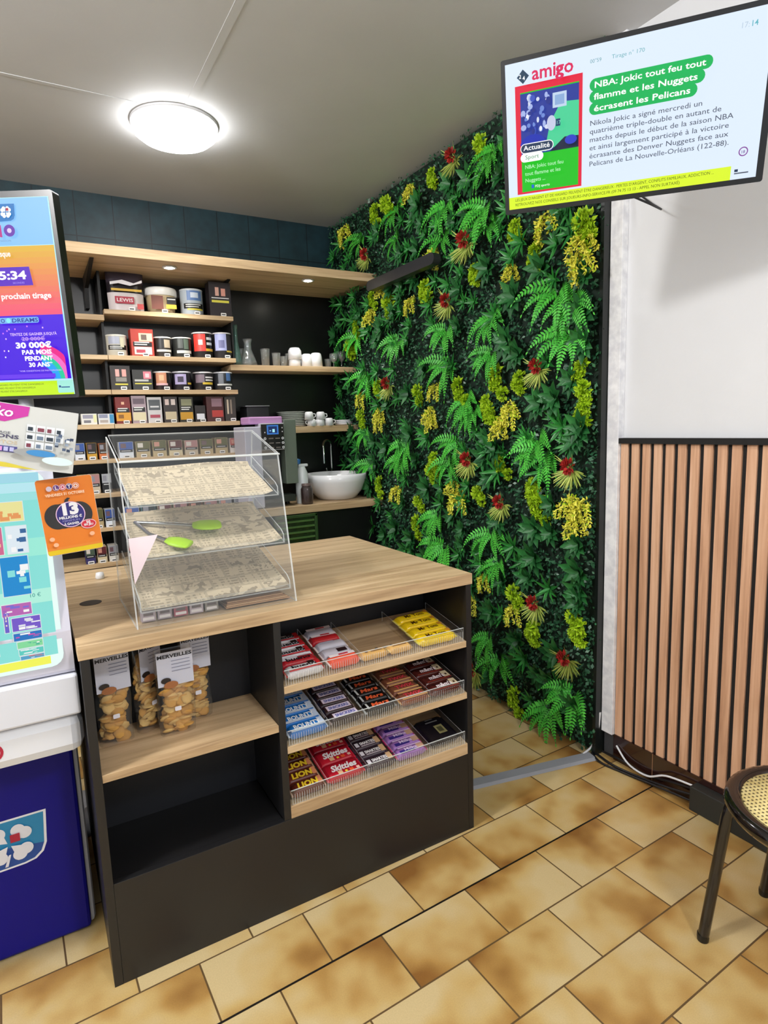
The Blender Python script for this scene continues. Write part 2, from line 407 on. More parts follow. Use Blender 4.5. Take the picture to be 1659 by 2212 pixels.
# tobacco shelving
Y_T = 3.93
RX0, RX1, RXM = -0.75, 1.20, 0.448
def shz(px, py): return at(px, py, 1, Y_T).z
TZ = [(shz(509, 774), shz(509, 783)), (shz(514, 842), shz(514, 851)), (shz(518, 909), shz(518, 918)), (shz(170, 995), shz(170, 1004)),
      (shz(218, 1066), shz(218, 1076)), (shz(240, 1139), shz(240, 1147)), (shz(200, 1219), shz(200, 1229))]
T1 = (shz(503, 684), shz(503, 693)); T1L = (shz(190, 678), shz(190, 690))
tb = thing('tobacco_shelving', 'black tobacco wall unit with thin oak shelves full of tins and packs', 'shelf unit', (0.3, 4.0, 0))
def tshelf(x0, x1, z): 
    m = MB(); m.box(x0, x1, Y_T, YB-0.041, z[1], z[0], OAK); return m.build('shelf', tb, world=True, bevel=0.001)
tshelf(RXM, RX1, T1); tshelf(RX0, RXM-0.003, T1L)
for z in TZ: tshelf(RXM, RX1, z); tshelf(RX0, RXM-0.003, z)
tshelf(RXM, RX1, (0.555, 0.53)); 
mb = MB(); mb.box(RXM-0.016, RXM-0.002, Y_T+0.06, YB-0.041, 0.0, 2.436, P('101011', 0.5)); mb.build('divider', tb, world=True)
mb = MB(); mb.box(RX1, RX1+0.012, Y_T+0.06, YB-0.041, 1.92, 2.2, P('101011', 0.5)); mb.build('side_panel', tb, world=True)
mb = MB(); mb.extrude([(3.70, 2.434), (YB-0.05, 2.434), (YB-0.05, 2.25), (YB-0.10, 2.25), (YB-0.13, 2.36)], (0.375, 0.395), P('0E0E0F', 0.5), 'x'); mb.build('canopy_bracket', bu, world=True)
mb = MB(); mb.extrude([(3.90, 2.434), (YB-0.05, 2.434), (YB-0.05, 2.29), (YB-0.08, 2.29), (YB-0.12, 2.39)], (1.17, 1.19), P('0E0E0F', 0.5), 'x'); mb.build('canopy_bracket', bu, world=True)

# recessed spots in the canopy
def spot(px, py, label):
    p = at(px, py, 2, 2.436)
    t = thing('recessed_spotlight', label, 'light', (p.x, p.y, 2.4355), group=None)
    m = MB(); m.lathe([(0.024, 0.0), (0.040, 0.0), (0.041, -0.003), (0.038, -0.006), (0.026, -0.006), (0.024, 0)], n=24, mat=P('D8D8D8', 0.3)); m.build('trim_ring', t)
    m = MB(); m.lathe([(0.0, -0.010), (0.014, -0.009), (0.0245, -0.004), (0.0245, -0.001)], n=24, mat=E('FFF8E8', 60)); m.build('lens', t)
    l = bpy.data.lights.new('spot_beam', 'SPOT'); l.energy = 17; l.spot_size = math.radians(125); l.spot_blend = 0.9; l.shadow_soft_size = 0.03; l.color = (1.0, 0.97, 0.92)
    o = bpy.data.objects.new('spot_beam', l); COL.objects.link(o); o.parent = t; o.location = (0, 0, -0.018)
    return t
spot(366, 577, 'lit recessed spotlight in the oak canopy above the tobacco tins')
spot(665, 605, 'lit recessed spotlight in the oak canopy above the drinking glasses')
# its twin beyond the frame's screen, over the other half of the tobacco shelves
t3 = thing('recessed_spotlight', 'recessed spotlight in the oak canopy hidden behind the upright draw screen', 'light', (-0.15, 3.9, 2.4355))
m = MB(); m.lathe([(0.0, -0.010), (0.014, -0.009), (0.0245, -0.004), (0.0245, -0.001)], n=24, mat=E('FFF8E8', 60)); m.build('lens', t3)
l = bpy.data.lights.new('spot_beam', 'SPOT'); l.energy = 17; l.spot_size = math.radians(125); l.spot_blend = 0.9; l.shadow_soft_size = 0.03; l.color = (1.0, 0.97, 0.92)
o = bpy.data.objects.new('spot_beam', l); COL.objects.link(o); o.parent = t3; o.location = (0, 0, -0.018)

# round ceiling lamp
cl = thing('ceiling_lamp', 'round white glass dome lamp glowing on the grey ceiling', 'lamp', (0.745, 3.165, ZC))
m = MB(); m.lathe([(0.199, -0.001), (0.199, -0.013), (0.185, -0.013)], n=48, mat=P('D5D5D8', 0.4)); m.build('base_ring', cl)
m = MB(); m.lathe([(0.186, -0.014), (0.193, -0.026), (0.188, -0.046), (0.163, -0.066), (0.12, -0.081), (0.06, -0.090), (0.0, -0.092)], n=48, mat=E('FFFFFF', 22.0), cap=(False, False)); m.build('glass_dome', cl)

# ------------------------------------------------------------------ counter
CX0, CX1, CY, CYB = 0.057, 1.298, 1.663, 2.58
ct = thing('shop_counter', 'black service counter with an oak worktop, open shelves and sloping sweet racks', 'counter', (CX0, CY, 0))
mb = MB(); mb.box(0.053, 1.305, CY, 2.615, 0.936, 0.9745, OAK); wt = mb.build('worktop', ct, world=True, bevel=0.0012)
mb = MB(); mb.extrude(ell_pts(0.119, 2.089, 0.032, 0.032, 32), (0.9742, 0.9757), P('141312', 0.4), 'z'); g = mb.build('cable_hole_cap', ct, world=True)
SIDEW = P('77787A', 0.22, spec=0.8)
for x0, x1 in ((CX0, CX0+0.022), (CX1-0.022, CX1)):
    mb = MB(); mb.box(x0, x1, CY, CYB, 0, 0.9355, BLACK_LAM); mb.build('side_panel', ct, world=True)
mb = MB(); mb.box(0.567, 0.589, CY+0.001, 1.935, 0.303, 0.9355, BLACK_LAM); mb.build('divider', ct, world=True)
mb = MB(); mb.box(CX0+0.0225, CX1-0.0225, CY, CY+0.02, 0.0, 0.302, BLACK_LAM); mb.build('plinth_panel', ct, world=True, bevel=0.0008)
mb = MB(); mb.box(CX0+0.0225, 0.5665, CY+0.0205, 1.935, 0.28, 0.2995, P('0F0F11', 0.5)); mb.build('bottom_board', ct, world=True)
mb = MB(); mb.box(CX0+0.0225, CX1-0.0225, 1.9355, 1.955, 0.0, 0.9355, P('0F1016', 0.55)); mb.build('back_panel', ct, world=True)
mb = MB(); mb.box(CX0+0.0225, 0.5665, CY+0.002, 1.935, 0.594, 0.616, OAK); mb.build('shelf', ct, world=True, bevel=0.0008)
SL = 0.20
TIERS = [(0.731, 0.709), (0.538, 0.516), (0.342, 0.302)]
SX0, SX1 = 0.5895, CX1-0.0225
def slope_board(z1, z0):
    m = MB(); y0, y1 = CY+0.001, 1.930; dz = (y1-y0)*SL
    v = [(x, y, z+(dz if y == y1 else 0)) for x in (SX0, SX1) for y in (y0, y1) for z in (z0, z1)]
    m.add(v, [(0, 1, 3, 2), (4, 6, 7, 5), (0, 4, 5, 1), (2, 3, 7, 6), (0, 2, 6, 4), (1, 5, 7, 3)], OAK)
    return m.build('sloping_shelf', ct, world=True, bevel=0.0008)
for z1, z0 in TIERS: slope_board(z1, z0)

# ------------------------------------------------------------------ green wall
random.seed(7); rng = np.random.default_rng(7)
GY0, GY1 = 1.775, YB-0.005
def leaf_mat(name, c1, c2, rough=0.45, trans=0.0):
    m, nt, b = new_mat(name)
    g = nt.nodes.new('ShaderNodeNewGeometry')
    n = nt.nodes.new('ShaderNodeTexNoise'); n.inputs['Scale'].default_value = 40; nt.links.new(g.outputs['Position'], n.inputs[0])
    f = mth(nt, 'ADD', mth(nt, 'MULTIPLY', n.outputs['Fac'], 0.5), mth(nt, 'MULTIPLY', g.outputs['Random Per Island'], 0.5))
    r = ramp(nt, [(0.2, c1), (0.8, c2)]); nt.links.new(f, r.inputs[0]); nt.links.new(r.outputs[0], b.inputs['Base Color'])
    b.inputs['Roughness'].default_value = rough; b.inputs['Specular IOR Level'].default_value = 0.4
    return m
L_BOX = leaf_mat('small_box_leaves', '1B442E', '386E4A', 0.35)
L_FERN = leaf_mat('fern_green', '36A430', '5ECB46')
L_LIME = leaf_mat('lime_moss_green', '93BC16', 'BCDD28', 0.6)
L_YEL = leaf_mat('yellow_sprig', 'D2CE38', 'F2EE60', 0.5)
L_DARK = leaf_mat('dark_broad_leaf', '164A24', '2E7638', 0.42)
L_MID = leaf_mat('mid_green_leaf', '1C6428', '368E3A', 0.35)
L_PALE = leaf_mat('pale_spiky_leaf', '93AE48', 'C8D26C', 0.5)
L_RED = leaf_mat('red_flower', '8A1C1C', 'C4362E', 0.5)
STEM = P('2A5A24', 0.6)
gw = thing('green_wall', 'artificial plant wall of ferns, yellow sprigs and red flowers covering the side wall', 'plant wall', M=Matrix.Translation((2.06, 3.0, 0)) @ Matrix.Rotation(-math.pi/2, 4, 'Z'))
mb = MB(); mb.box(2.085, 2.129, GY0, GY1, 0.004, ZC-0.002, P('10261A', 0.8)); mb.build('backing_panel', gw, world=True)
mb = MB(); mb.box(2.06, 2.129, GY0-0.018, GY0-0.0005, 0.004, ZC-0.002, P('101614', 0.35)); mb.build('edge_trim', gw, world=True)

def blade(mb, p, d, nrm, L, w, mat, droop=0.0, seg=3, fold=0.15):
    """one leaf: a folded blade that starts at p, runs along d and droops"""
    d = Vector(d).normalized(); nrm = Vector(nrm); sd = d.cross(nrm)
    if sd.length < 1e-4: sd = d.cross(Vector((0.3, 0.5, 0.8)))
    sd.normalize(); up = sd.cross(d)
    v = []; q = Vector(p); dd = d.copy()
    for i in range(seg+1):
        t = i/seg; ww = w*math.sin(math.pi*(0.12+0.88*t)**0.8)*0.5 if i < seg else 0.0005
        v += [tuple(q-sd*ww+up*ww*fold*2), tuple(q), tuple(q+sd*ww+up*ww*fold*2)]
        dd = (dd+Vector((0, 0, -droop/seg))).normalized(); q = q+dd*(L/seg)
    fs = []
    for i in range(seg):
        a = 3*i; fs += [(a, a+1, a+4, a+3), (a+1, a+2, a+5, a+4)]
    mb.add(v, fs, mat, True)

# dense small-leaf ground: nobody could count it
n = 34000
Yp = rng.uniform(GY0-0.01, GY1, n); Zp = rng.uniform(0.01, ZC-0.004, n); X0 = 2.083-rng.random(n)*0.045
ang = rng.uniform(0, 2*math.pi, n); out = rng.uniform(0.15, 0.9, n); Ls = rng.uniform(0.014, 0.026, n)
dirs = np.stack([-out, np.cos(ang), np.sin(ang)*0.9-0.1], 1); dirs /= np.linalg.norm(dirs, axis=1)[:, None]
nr = np.stack([-np.ones(n), rng.normal(0, 0.5, n), rng.normal(0.4, 0.5, n)], 1); sdv = np.cross(dirs, nr); sdv /= np.linalg.norm(sdv, axis=1)[:, None]
p = np.stack([X0, Yp, Zp], 1); w = (Ls*0.32)[:, None]
a = p; bq = p+dirs*Ls[:, None]*0.5-sdv*w; c = p+dirs*Ls[:, None]; dq = p+dirs*Ls[:, None]*0.5+sdv*w
V = np.stack([a, bq, c, dq], 1).reshape(-1, 3); V[:, 2] = np.clip(V[:, 2], 0.004, ZC-0.002); V[:, 1] = np.clip(V[:, 1], GY0-0.03, GY1)
loc = np.stack([3.0-V[:, 1], V[:, 0]-2.06, V[:, 2]], 1)
mb = MB(); mb.mats = [L_BOX]; mb.v = [tuple(x) for x in loc]; mb.f = [(4*i, 4*i+1, 4*i+2, 4*i+3) for i in range(n)]; mb.m = [0]*n; mb.s = [False]*n
mb.build('small_leaves', gw, kind='stuff')

# plant kinds, drawn with x along the wall, y back into it (-y stands out), z up
def fern(seed, L=0.19, nf=8):
    r = random.Random(seed); mb = MB()
    for k in range(nf):
        a = math.radians(-200+ (220/(nf-1))*k + r.uniform(-12, 12))
        d = Vector((math.cos(a)*0.9, -0.55-r.random()*0.5, math.sin(a)*0.7+0.45)).normalized()
        q = Vector((0, 0, 0)); pts = [q.copy()]; l = L*r.uniform(0.75, 1.15); ns = 15; ds = []
        for i in range(ns):
            d = (d+Vector((0, 0.035, -0.115))).normalized(); q = q+d*(l/ns); pts.append(q.copy()); ds.append(d.copy())
        mb.tube(pts[::3], 0.0012, STEM, 4)
        for i in range(2, ns):
            t = i/ns; w = 0.034*math.sin(math.pi*min(1, 0.18+0.85*t))**0.7*(1.05-0.5*t)
            dd = ds[i-1]; side = dd.cross(Vector((0, -1, 0.25))).normalized(); nn = side.cross(dd)
            for sg in (-1, 1):
                blade(mb, pts[i], side*sg+dd*0.45, nn, w, 0.0105, L_FERN, 0.15, 2, 0.05)
        blade(mb, pts[-1], ds[-1], Vector((0, -1, 0)), 0.014, 0.008, L_FERN, 0.1, 2)
    return mb
def tuft(seed, rad=0.05):
    r = random.Random(seed); mb = MB()
    for c in range(3):
        cx, cz = r.uniform(-0.03, 0.03), -0.03*c+r.uniform(-0.015, 0.03); rr = rad*r.uniform(0.55, 0.9)
        for i in range(75):
            d = Vector((r.gauss(0, 1), -abs(r.gauss(0, 1)), r.gauss(0, 1))).normalized()
            blade(mb, Vector((cx, -0.02, cz))+d*rr*0.55, d+Vector((r.gauss(0, 0.5), 0, r.gauss(0, 0.5))), (r.gauss(0, 1), -0.6, r.gauss(0, 1)), rr*0.6, 0.015, L_LIME, 0.1, 2, 0.3)
    return mb
def sprig(seed):
    r = random.Random(seed); mb = MB()
    for k in range(10):
        q = Vector((r.uniform(-0.028, 0.028), -0.01, r.uniform(0.0, 0.03))); d = Vector((r.uniform(-0.7, 0.7), -0.9, 0.5)).normalized()
        for i in range(11):
            d = (d+Vector((0, 0.10, -0.26))).normalized(); q = q+d*0.0105
            for j in range(3):
                e = Vector((r.gauss(0, 1), -abs(r.gauss(0, 0.7)), r.gauss(0, 0.8)-0.4))
                blade(mb, q, e, (r.gauss(0, 1), -1, r.gauss(0, 1)), r.uniform(0.012, 0.018), 0.0075, L_YEL if r.random() < 0.85 else L_LIME, 0.1, 2, 0.3)
    return mb
def rosette(seed, mat, n=9, L=0.088, w=0.042):
    r = random.Random(seed); mb = MB()
    for ring, (m_, l_) in enumerate(((n, 1.0), (n-3, 0.72))):
        for k in range(m_):
            a = 2*math.pi*k/m_+r.uniform(-0.2, 0.2)+ring*0.4
            d = Vector((math.cos(a), -0.35-0.35*ring-r.random()*0.25, math.sin(a)))
            blade(mb, (0, -0.03, 0), d, (0, -1, 0.15), L*l_*r.uniform(0.85, 1.15), w*l_, mat, 0.35, 4, 0.18)
    return mb
def flower(seed):
    r = random.Random(seed); fl = MB(); pale = MB()
    for k in range(70):
        a = math.radians(r.uniform(175, 365)) if k > 16 else math.radians(r.uniform(0, 360))
        d = Vector((math.cos(a), -0.25-r.random()*0.35, math.sin(a)*0.75))
        blade(pale, (0, -0.035, 0.005), d, (0, -1, 0.3), r.uniform(0.055, 0.085), 0.0055, L_PALE, 0.18, 3, 0.1)
    for k in range(60):
        d = Vector((r.gauss(0, 1), -abs(r.gauss(0, 1)), r.gauss(0, 1))).normalized()
        c = Vector((0, -0.055, 0.022))
        blade(fl, c+d*0.012, d, (r.gauss(0, 1), -0.5, r.gauss(0, 1)), 0.021, 0.013, L_RED, 0.0, 2, 0.3)
    return fl, pale
def reg(fn, name, variants):
    return [fn(s).build(name, gw) for s in variants]
def cp(src, name, used=set()):
    if src.name not in used: used.add(src.name); return src
    o = src.copy(); COL.objects.link(o); o.parent = gw; return o
C2 = lambda x, y: (720+x/2.676, 240+y/2.676)
C3 = lambda x, y: (760+x/2.86, 880+y/2.86)
def wall_pt(px, py, off=0.0):
    q = at(px, py, 0, 2.03); return (3.0-q.y, off, q.z)
def put(srcs, name, lst, s0=1.0, off=0.0):
    pos = []
    for i, (c, x, y) in enumerate(lst):
        o = cp(srcs[i % len(srcs)], name)
        l = wall_pt(*c(x, y), off)
        l = (max(-1.15, min(1.17, l[0])), l[1], max(0.07, min(ZC-0.12, l[2])))
        o.location = l; s = s0*random.uniform(0.85, 1.15); o.scale = (s, s, s)
        o.rotation_euler = (random.uniform(-0.1, 0.1), random.uniform(-0.35, 0.35), random.uniform(-0.15, 0.15)); pos.append((l[0], l[2]))
    return pos
taken = []
ferns = [(C2, *q) for q in ((150,740),(360,560),(360,730),(620,720),(640,540),(870,560),(880,650),(920,210),(900,290),(130,1300),(370,1320),(640,1260),(650,1470),(900,1190),(900,1400),(1290,1040),(1350,1280),(1370,1110),(200,1540),(760,1660))]
ferns += [(C3, *q) for q in ((80,150),(110,350),(300,310),(330,230),(640,220),(740,20),(1140,190),(1170,290),(520,670),(560,860),(850,780),(890,960),(840,1430),(900,1560),(1220,1860),(1350,1770),(600,330))]
taken += put(reg(fern, 'fern', (1, 2, 3)), 'fern', ferns, 1.08)
tufts = [(C2, *q) for q in ((850,160),(570,370),(250,590),(310,500),(1050,690),(1180,830),(1460,650),(820,940),(230,1080),(320,1120),(540,1040),(140,1250),(100,1370),(1070,1560),(740,1600),(490,1630),(260,1600),(1480,1500),(1480,1620),(890,1700),(960,1540))]
tufts += [(C3, *q) for q in ((60,60),(850,40),(930,340),(490,400),(510,330),(180,480),(410,590),(1130,510),(1160,610),(1370,1310),(1440,1390),(1020,1800),(1000,1160),(1130,1380),(410,720),(780,540),(1430,30))]
taken += put(reg(tuft, 'moss_tuft', (11, 12, 13)), 'moss_tuft', tufts, 1.1)
sprigs = [(C2, *q) for q in ((450,430),(70,700),(580,830),(450,1110),(290,1020),(1230,650),(1420,760),(1440,860),(1030,920),(170,1650),(270,1740),(590,1610),(560,1740),(1010,1720),(220,1180))]
sprigs += [(C3, *q) for q in ((180,90),(500,80),(980,40),(930,110),(280,520),(640,480),(660,560),(1350,590),(1440,610),(1390,700),(820,1060),(735,1190),(1000,1260))]
taken += put(reg(sprig, 'yellow_sprig', (21, 22)), 'yellow_sprig', sprigs, 1.1)
reds = [(C2, *q) for q in ((730,300),(220,860),(810,790),(690,1130),(350,1600),(1220,1510))]+[(C3, *q) for q in ((760,350),(1390,400),(960,610),(1170,1230),(1370,1570),(790,1640),(1240,-60))][:6]
fa, fb = flower(31)
fa_o = fa.build('red_flower', gw); fb_o = fb.build('spiky_leaf_ring', fa_o)
for i, (c, x, y) in enumerate(reds):
    if i == 0: o = fa_o
    else:
        o = fa_o.copy(); COL.objects.link(o); o.parent = gw; k = fb_o.copy(); COL.objects.link(k); k.parent = o
    l = wall_pt(*c(x, y), -0.01); o.location = (max(-1.1, min(1.15, l[0])), l[1], max(0.1, min(ZC-0.13, l[2])))
    s = random.uniform(1.2, 1.45); o.scale = (s, s, s); o.rotation_euler = (0, random.uniform(-0.4, 0.4), 0); taken.append((l[0], l[2]))
ros = [(C2, *q) for q in ((1330,640),(1210,910),(1050,1080),(1480,930),(1500,1150),(1060,1400),(1480,1330),(780,590),(700,640),(500,800),(800,400),(1200,1700),(1380,1560),(900,900),(680,420))]
ros += [(C3, *q) for q in ((1400,200),(900,250),(830,200),(1440,130),(1400,850),(1130,920),(1440,1020),(1400,1130),(1240,600),(1130,750),(1030,1580),(1150,1650),(1080,1050),(690,850),(1430,1880),(1220,1690),(570,500),(900,700),(1400,1210))]
rs = reg(lambda s: rosette(s, L_DARK), 'broad_leaf_rosette', (41, 42))
taken += put(rs, 'broad_leaf_rosette', ros, 1.0)
tries = 0; cnt = 0
while cnt < 85 and tries < 6000:
    tries += 1
    y = random.uniform(-1.15, 1.15); z = random.uniform(0.08, ZC-0.11)
    if min((y-a)**2+(z-b)**2 for a, b in taken) < 0.085**2: continue
    o = cp(rs[cnt % 2], 'broad_leaf_rosette'); o.location = (y, 0.0, z); s = random.uniform(0.8, 1.15); o.scale = (s, s, s); o.rotation_euler = (0, random.uniform(0, 6.28), 0)
    taken.append((y, z)); cnt += 1
ms = reg(lambda s: rosette(s, L_MID, 8, 0.075, 0.018), 'narrow_leaf_sprig', (51, 52))
cnt = 0; tries = 0
while cnt < 150 and tries < 8000:
    tries += 1
    y = random.uniform(-1.15, 1.15); z = random.uniform(0.08, ZC-0.11)
    if min((y-a)**2+(z-b)**2 for a, b in taken) < 0.045**2: continue
    o = cp(ms[cnt % 2], 'narrow_leaf_sprig'); o.location = (y, 0.0, z); s = random.uniform(0.8, 1.25); o.scale = (s, s, s); o.rotation_euler = (0, random.uniform(0, 6.28), 0)
    taken.append((y, z)); cnt += 1

# black bar lamp fixed across the plants
bl = thing('wall_bar_lamp', 'long black bar lamp standing out from the plant wall', 'lamp', (2.0, 3.13, 2.37))
m = MB(); prof = rrect_pts(2.75, 2.335, 3.49, 2.395, 0.03, 6)
m.extrude(prof, (1.93, 1.975), P('29292C', 0.38), 'x'); m.build('lamp_body', bl, world=True, bevel=0.006)
m = MB(); m.box(1.975, 2.085, 3.08, 3.16, 2.345, 2.385, P('161617', 0.5)); m.build('mounting_arm', bl, world=True)

# ------------------------------------------------------------------ wall television
TVM = frame((1.317, 1.476, 2.114), (0.583, -0.812, -0.037), (-0.225, -0.205, 0.953))
tv = thing('television', 'flat television on the white wall showing a news page with green headlines', 'television', M=TVM)
m = MB(); m.rbox(-0.012, 0.652, 0.0, 0.035, 0.0, 0.384, P('101113', 0.3), r=0.006); m.box(0.12, 0.52, 0.035, 0.06, 0.06, 0.32, P('0D0D0E', 0.5)); m.build('casing', tv, bevel=0.002)
a = Art(step=0.0003, start=0.0004)
BGS = E('DDEBFF', 1.05)
def er(c, s=1.0): return E(c, s)
G_, R_D, WH, NV, GY_ = er('12B85A'), er('E8203F'), er('FFFFFF', 1.1), er('1C3550'), er('5E6674', 0.9)
a.rect(0, 0.013, 0.636, 0.372, BGS)
a.rect(0.0, 0.013, 0.578, 0.045, er('D6F02A', 1.1))
a.text("LES JEUX D'ARGENT ET DE HASARD PEUVENT ÊTRE DANGEREUX : PERTES D'ARGENT, CONFLITS FAMILIAUX, ADDICTION ...", 0.018, 0.033, 0.0105, er('3A4A10'), width=0.52)
a.text("RETROUVEZ NOS CONSEILS SUR JOUEURS-INFO-SERVICE.FR (09 74 75 13 13 - APPEL NON SURTAXÉ)", 0.018, 0.0205, 0.0105, er('3A4A10'), width=0.44)
a.rect(0.586, 0.030, 0.594, 0.036, NV); a.rect(0.586, 0.025, 0.618, 0.028, GY_)
a.rect(0.026, 0.05, 0.206, 0.317, R_D)
a.rect(0.040, 0.055, 0.197, 0.30, er('1DC41E'))
a.rect(0.040, 0.148, 0.197, 0.297, er('2A3C9C'))
a.poly([(0.105, 0.15), (0.197, 0.175), (0.197, 0.258), (0.15, 0.262), (0.12, 0.215)], er('4BD49A'))
a.poly([(0.12, 0.148), (0.197, 0.148), (0.197, 0.176), (0.16, 0.178)], er('1B2340'))
a.rect(0.128, 0.25, 0.165, 0.285, er('C4D8F0')); a.rect(0.134, 0.256, 0.159, 0.279, er('8FB0DC'))
rr = random.Random(4)
for k in range(34):
    x, y = rr.uniform(0.046, 0.12), rr.uniform(0.20, 0.29); c = rr.choice(['D8E0F5', '6F8BD8', 'A9B9EC', '24328C', 'F0F2FF', '3E57C0'])
    a.ell(x, y, rr.uniform(0.003, 0.008), rr.uniform(0.004, 0.010), er(c), 8)
a.poly(ell_pts(0.075, 0.172, 0.035, 0.024, 16, 0, 180), er('1C31B4')); a.ell(0.178, 0.168, 0.016, 0.011, er('2E3FC8'))
a.ell(0.126, 0.215, 0.012, 0.018, er('C9CFEA')); a.rect(0.138, 0.205, 0.150, 0.222, er('173A6A')); a.text('17', 0.139, 0.209, 0.012, er('8FE0D0'))
a.rect(0.040, 0.151, 0.132, 0.176, WH, 0.0125); a.rect(0.042, 0.153, 0.130, 0.174, er('263B5A'), 0.0105); a.text('Actualité', 0.049, 0.159, 0.017, WH, 0.012, width=0.073)
a.rect(0.040, 0.130, 0.104, 0.152, WH, 0.011); a.text('Sport', 0.053, 0.137, 0.0145, er('4C9A6A'), 0.005, width=0.038)
for i, t in enumerate(('NBA: Jokic tout feu', 'tout flamme et les', 'Nuggets ...')): a.text(t, 0.052, 0.113-0.017*i, 0.0135, er('B9F5BF'), 0.008)
a.rect(0.07, 0.062, 0.077, 0.071, er('1866D8')); a.text('FDJ sports', 0.08, 0.063, 0.009, WH, width=0.04)
D_ = [(0.052-0.0165, 0.334), (0.052, 0.334-0.0165), (0.052+0.0165, 0.334), (0.052, 0.334+0.0165)]
a.poly(D_, er('24425C')); a.text('2', 0.041, 0.331, 0.013, WH, 0.02); a.text('4', 0.051, 0.326, 0.013, WH, 0.02)
a.text('amigo', 0.076, 0.322, 0.044, er('E0245C'), 0.018, width=0.108); a.text('g', 0.1385, 0.322, 0.044, er('E0245C'), 0.018)
a.text("00''59", 0.226, 0.330, 0.012, er('6FA8A8')); a.text('Tirage n° 170', 0.279, 0.330, 0.0125, er('6FB4B4'), width=0.078)
a.text('17:', 0.566, 0.333, 0.016, er('BCD0DC')); a.text('14', 0.587, 0.333, 0.016, er('64B8C4'), 0.01)
for i, (t, w) in enumerate((('NBA: Jokic tout feu tout', 0.262), ('flamme et les Nuggets', 0.247), ('écrasent les Pelicans', 0.232))):
    y = 0.273-0.0265*i
    a.rect(0.226, y-0.0065, 0.226+w+0.026, y+0.0225, G_, 0.0145)
    a.text(t, 0.2375, y+0.0015, 0.0195, WH, 0.018, width=w-0.002)
for i, (t, w) in enumerate((('Nikola Jokic a signé mercredi un', 0.268), ('quatrième triple-double en autant de', 0.313), ('matchs depuis le début de la saison NBA', 0.341), ('et ainsi largement participé à la victoire', 0.333), ('écrasante des Denver Nuggets face aux', 0.334), ('Pelicans de La Nouvelle-Orléans (122-88).', 0.336))):
    a.text(t, 0.228, 0.190-0.0192*i, 0.0168, GY_, 0.004, width=w)
a.poly(ell_pts(0.600, 0.074, 0.0105, 0.0105), er('8A4A9C')); a.poly(ell_pts(0.600, 0.074, 0.008, 0.008), BGS); a.text('18', 0.5945, 0.070, 0.0095, er('6A3A8C'), 0.01)
a.build('screen', tv)
tb_ = thing('television_bracket', 'black swivel arm holding the television to the white post', 'bracket', (2.09, 1.72, 2.30))
c0 = TVM @ Vector((0.32, 0.060, 0.20)); c1 = TVM @ Vector((0.32, 0.10, 0.20))
m = MB(); m.box(2.078, 2.0945, 1.70, 1.752, 2.42, 2.58, P('17171A', 0.5)); m.build('wall_plate', tb_, world=True)
m = MB(); m.tube([(2.08, 1.725, 2.48), (1.93, 1.60, 2.44), tuple(c1)], 0.016, P('17171A', 0.45)); m.build('arm', tb_, world=True)
m = MB(); m.box(-0.06, 0.06, 0.0605, 0.075, -0.06, 0.06, P('17171A', 0.5), M=TVM @ Matrix.Translation((0.32, 0, 0.20))); m.build('mounting_plate', tb_, world=True)
cbm = MB(); q = TVM @ Vector((0.45, 0.05, 0.06))
cbm.tube([tuple(q), (1.74, 1.44, 2.24), (1.88, 1.42, 2.21), (2.0, 1.46, 2.22), (2.06, 1.54, 2.27), (2.10, 1.62, 2.33), (2.115, 1.66, 2.42)], 0.004, P('1B1B1D', 0.5), 6)
tag(cbm.build('television_cable'), 'thin black cable looping behind the television to the wall', 'cable')

# ------------------------------------------------------------------ upright draw screen
h0 = Vector((0.863, -0.505, 0)); nn = Vector((-0.505, -0.863, 0)); TRc = Vector((0.146, 2.377, 2.303))
up = (Vector((0, 0, 1))+nn*0.07).normalized()
SCM = frame(TRc-h0*0.402-up*0.672, h0, up)
sc_ = thing('digital_screen', 'tall upright lottery screen in pink, orange and purple with a countdown', 'screen', M=SCM)
m = MB(); m.rbox(0.0, 0.402, 0, 0.045, 0, 0.672, P('141416', 0.3), r=0.008); m.build('casing', sc_, bevel=0.002)
a = Art(step=0.0003, start=0.0004); X1 = 0.388; X0_ = 0.014; Z1 = 0.652; Z0_ = 0.012
top = lambda d: 0.672-d
a.rect(X0_, Z0_, X1, Z1, er('B8F0FF', 1.0))
a.rect(X0_, top(0.168), X1-0.004, Z1-0.002, er('8CC8FF'))
for i in range(12):
    t0 = 0.170+(0.392-0.170)*i/12; t1 = 0.170+(0.392-0.170)*(i+1)/12; f_ = i/11
    c = [0.93+(1.0-0.93)*f_, 0.74+(0.36-0.74)*f_, 0.22+(0.50-0.22)*f_]
    a.rect(X0_, top(t1), X1-0.003, top(t0), er('%02X%02X%02X' % tuple(int(255*x) for x in c), 0.95))
a.rect(X0_, top(0.606), X1-0.003, top(0.392), er('4A0CE6'))
a.rect(X0_, Z0_, X1, top(0.612), er('C6F01C', 1.05)); a.rect(X1-0.055, Z0_+0.006, X1, top(0.612), er('A8F0E0'), 0.004)
a.rect(X1-0.05, Z0_+0.024, X1-0.043, Z0_+0.031, er('2A4A8C')); a.rect(X1-0.042, Z0_+0.023, X1-0.012, Z0_+0.027, er('3A6A9C'))
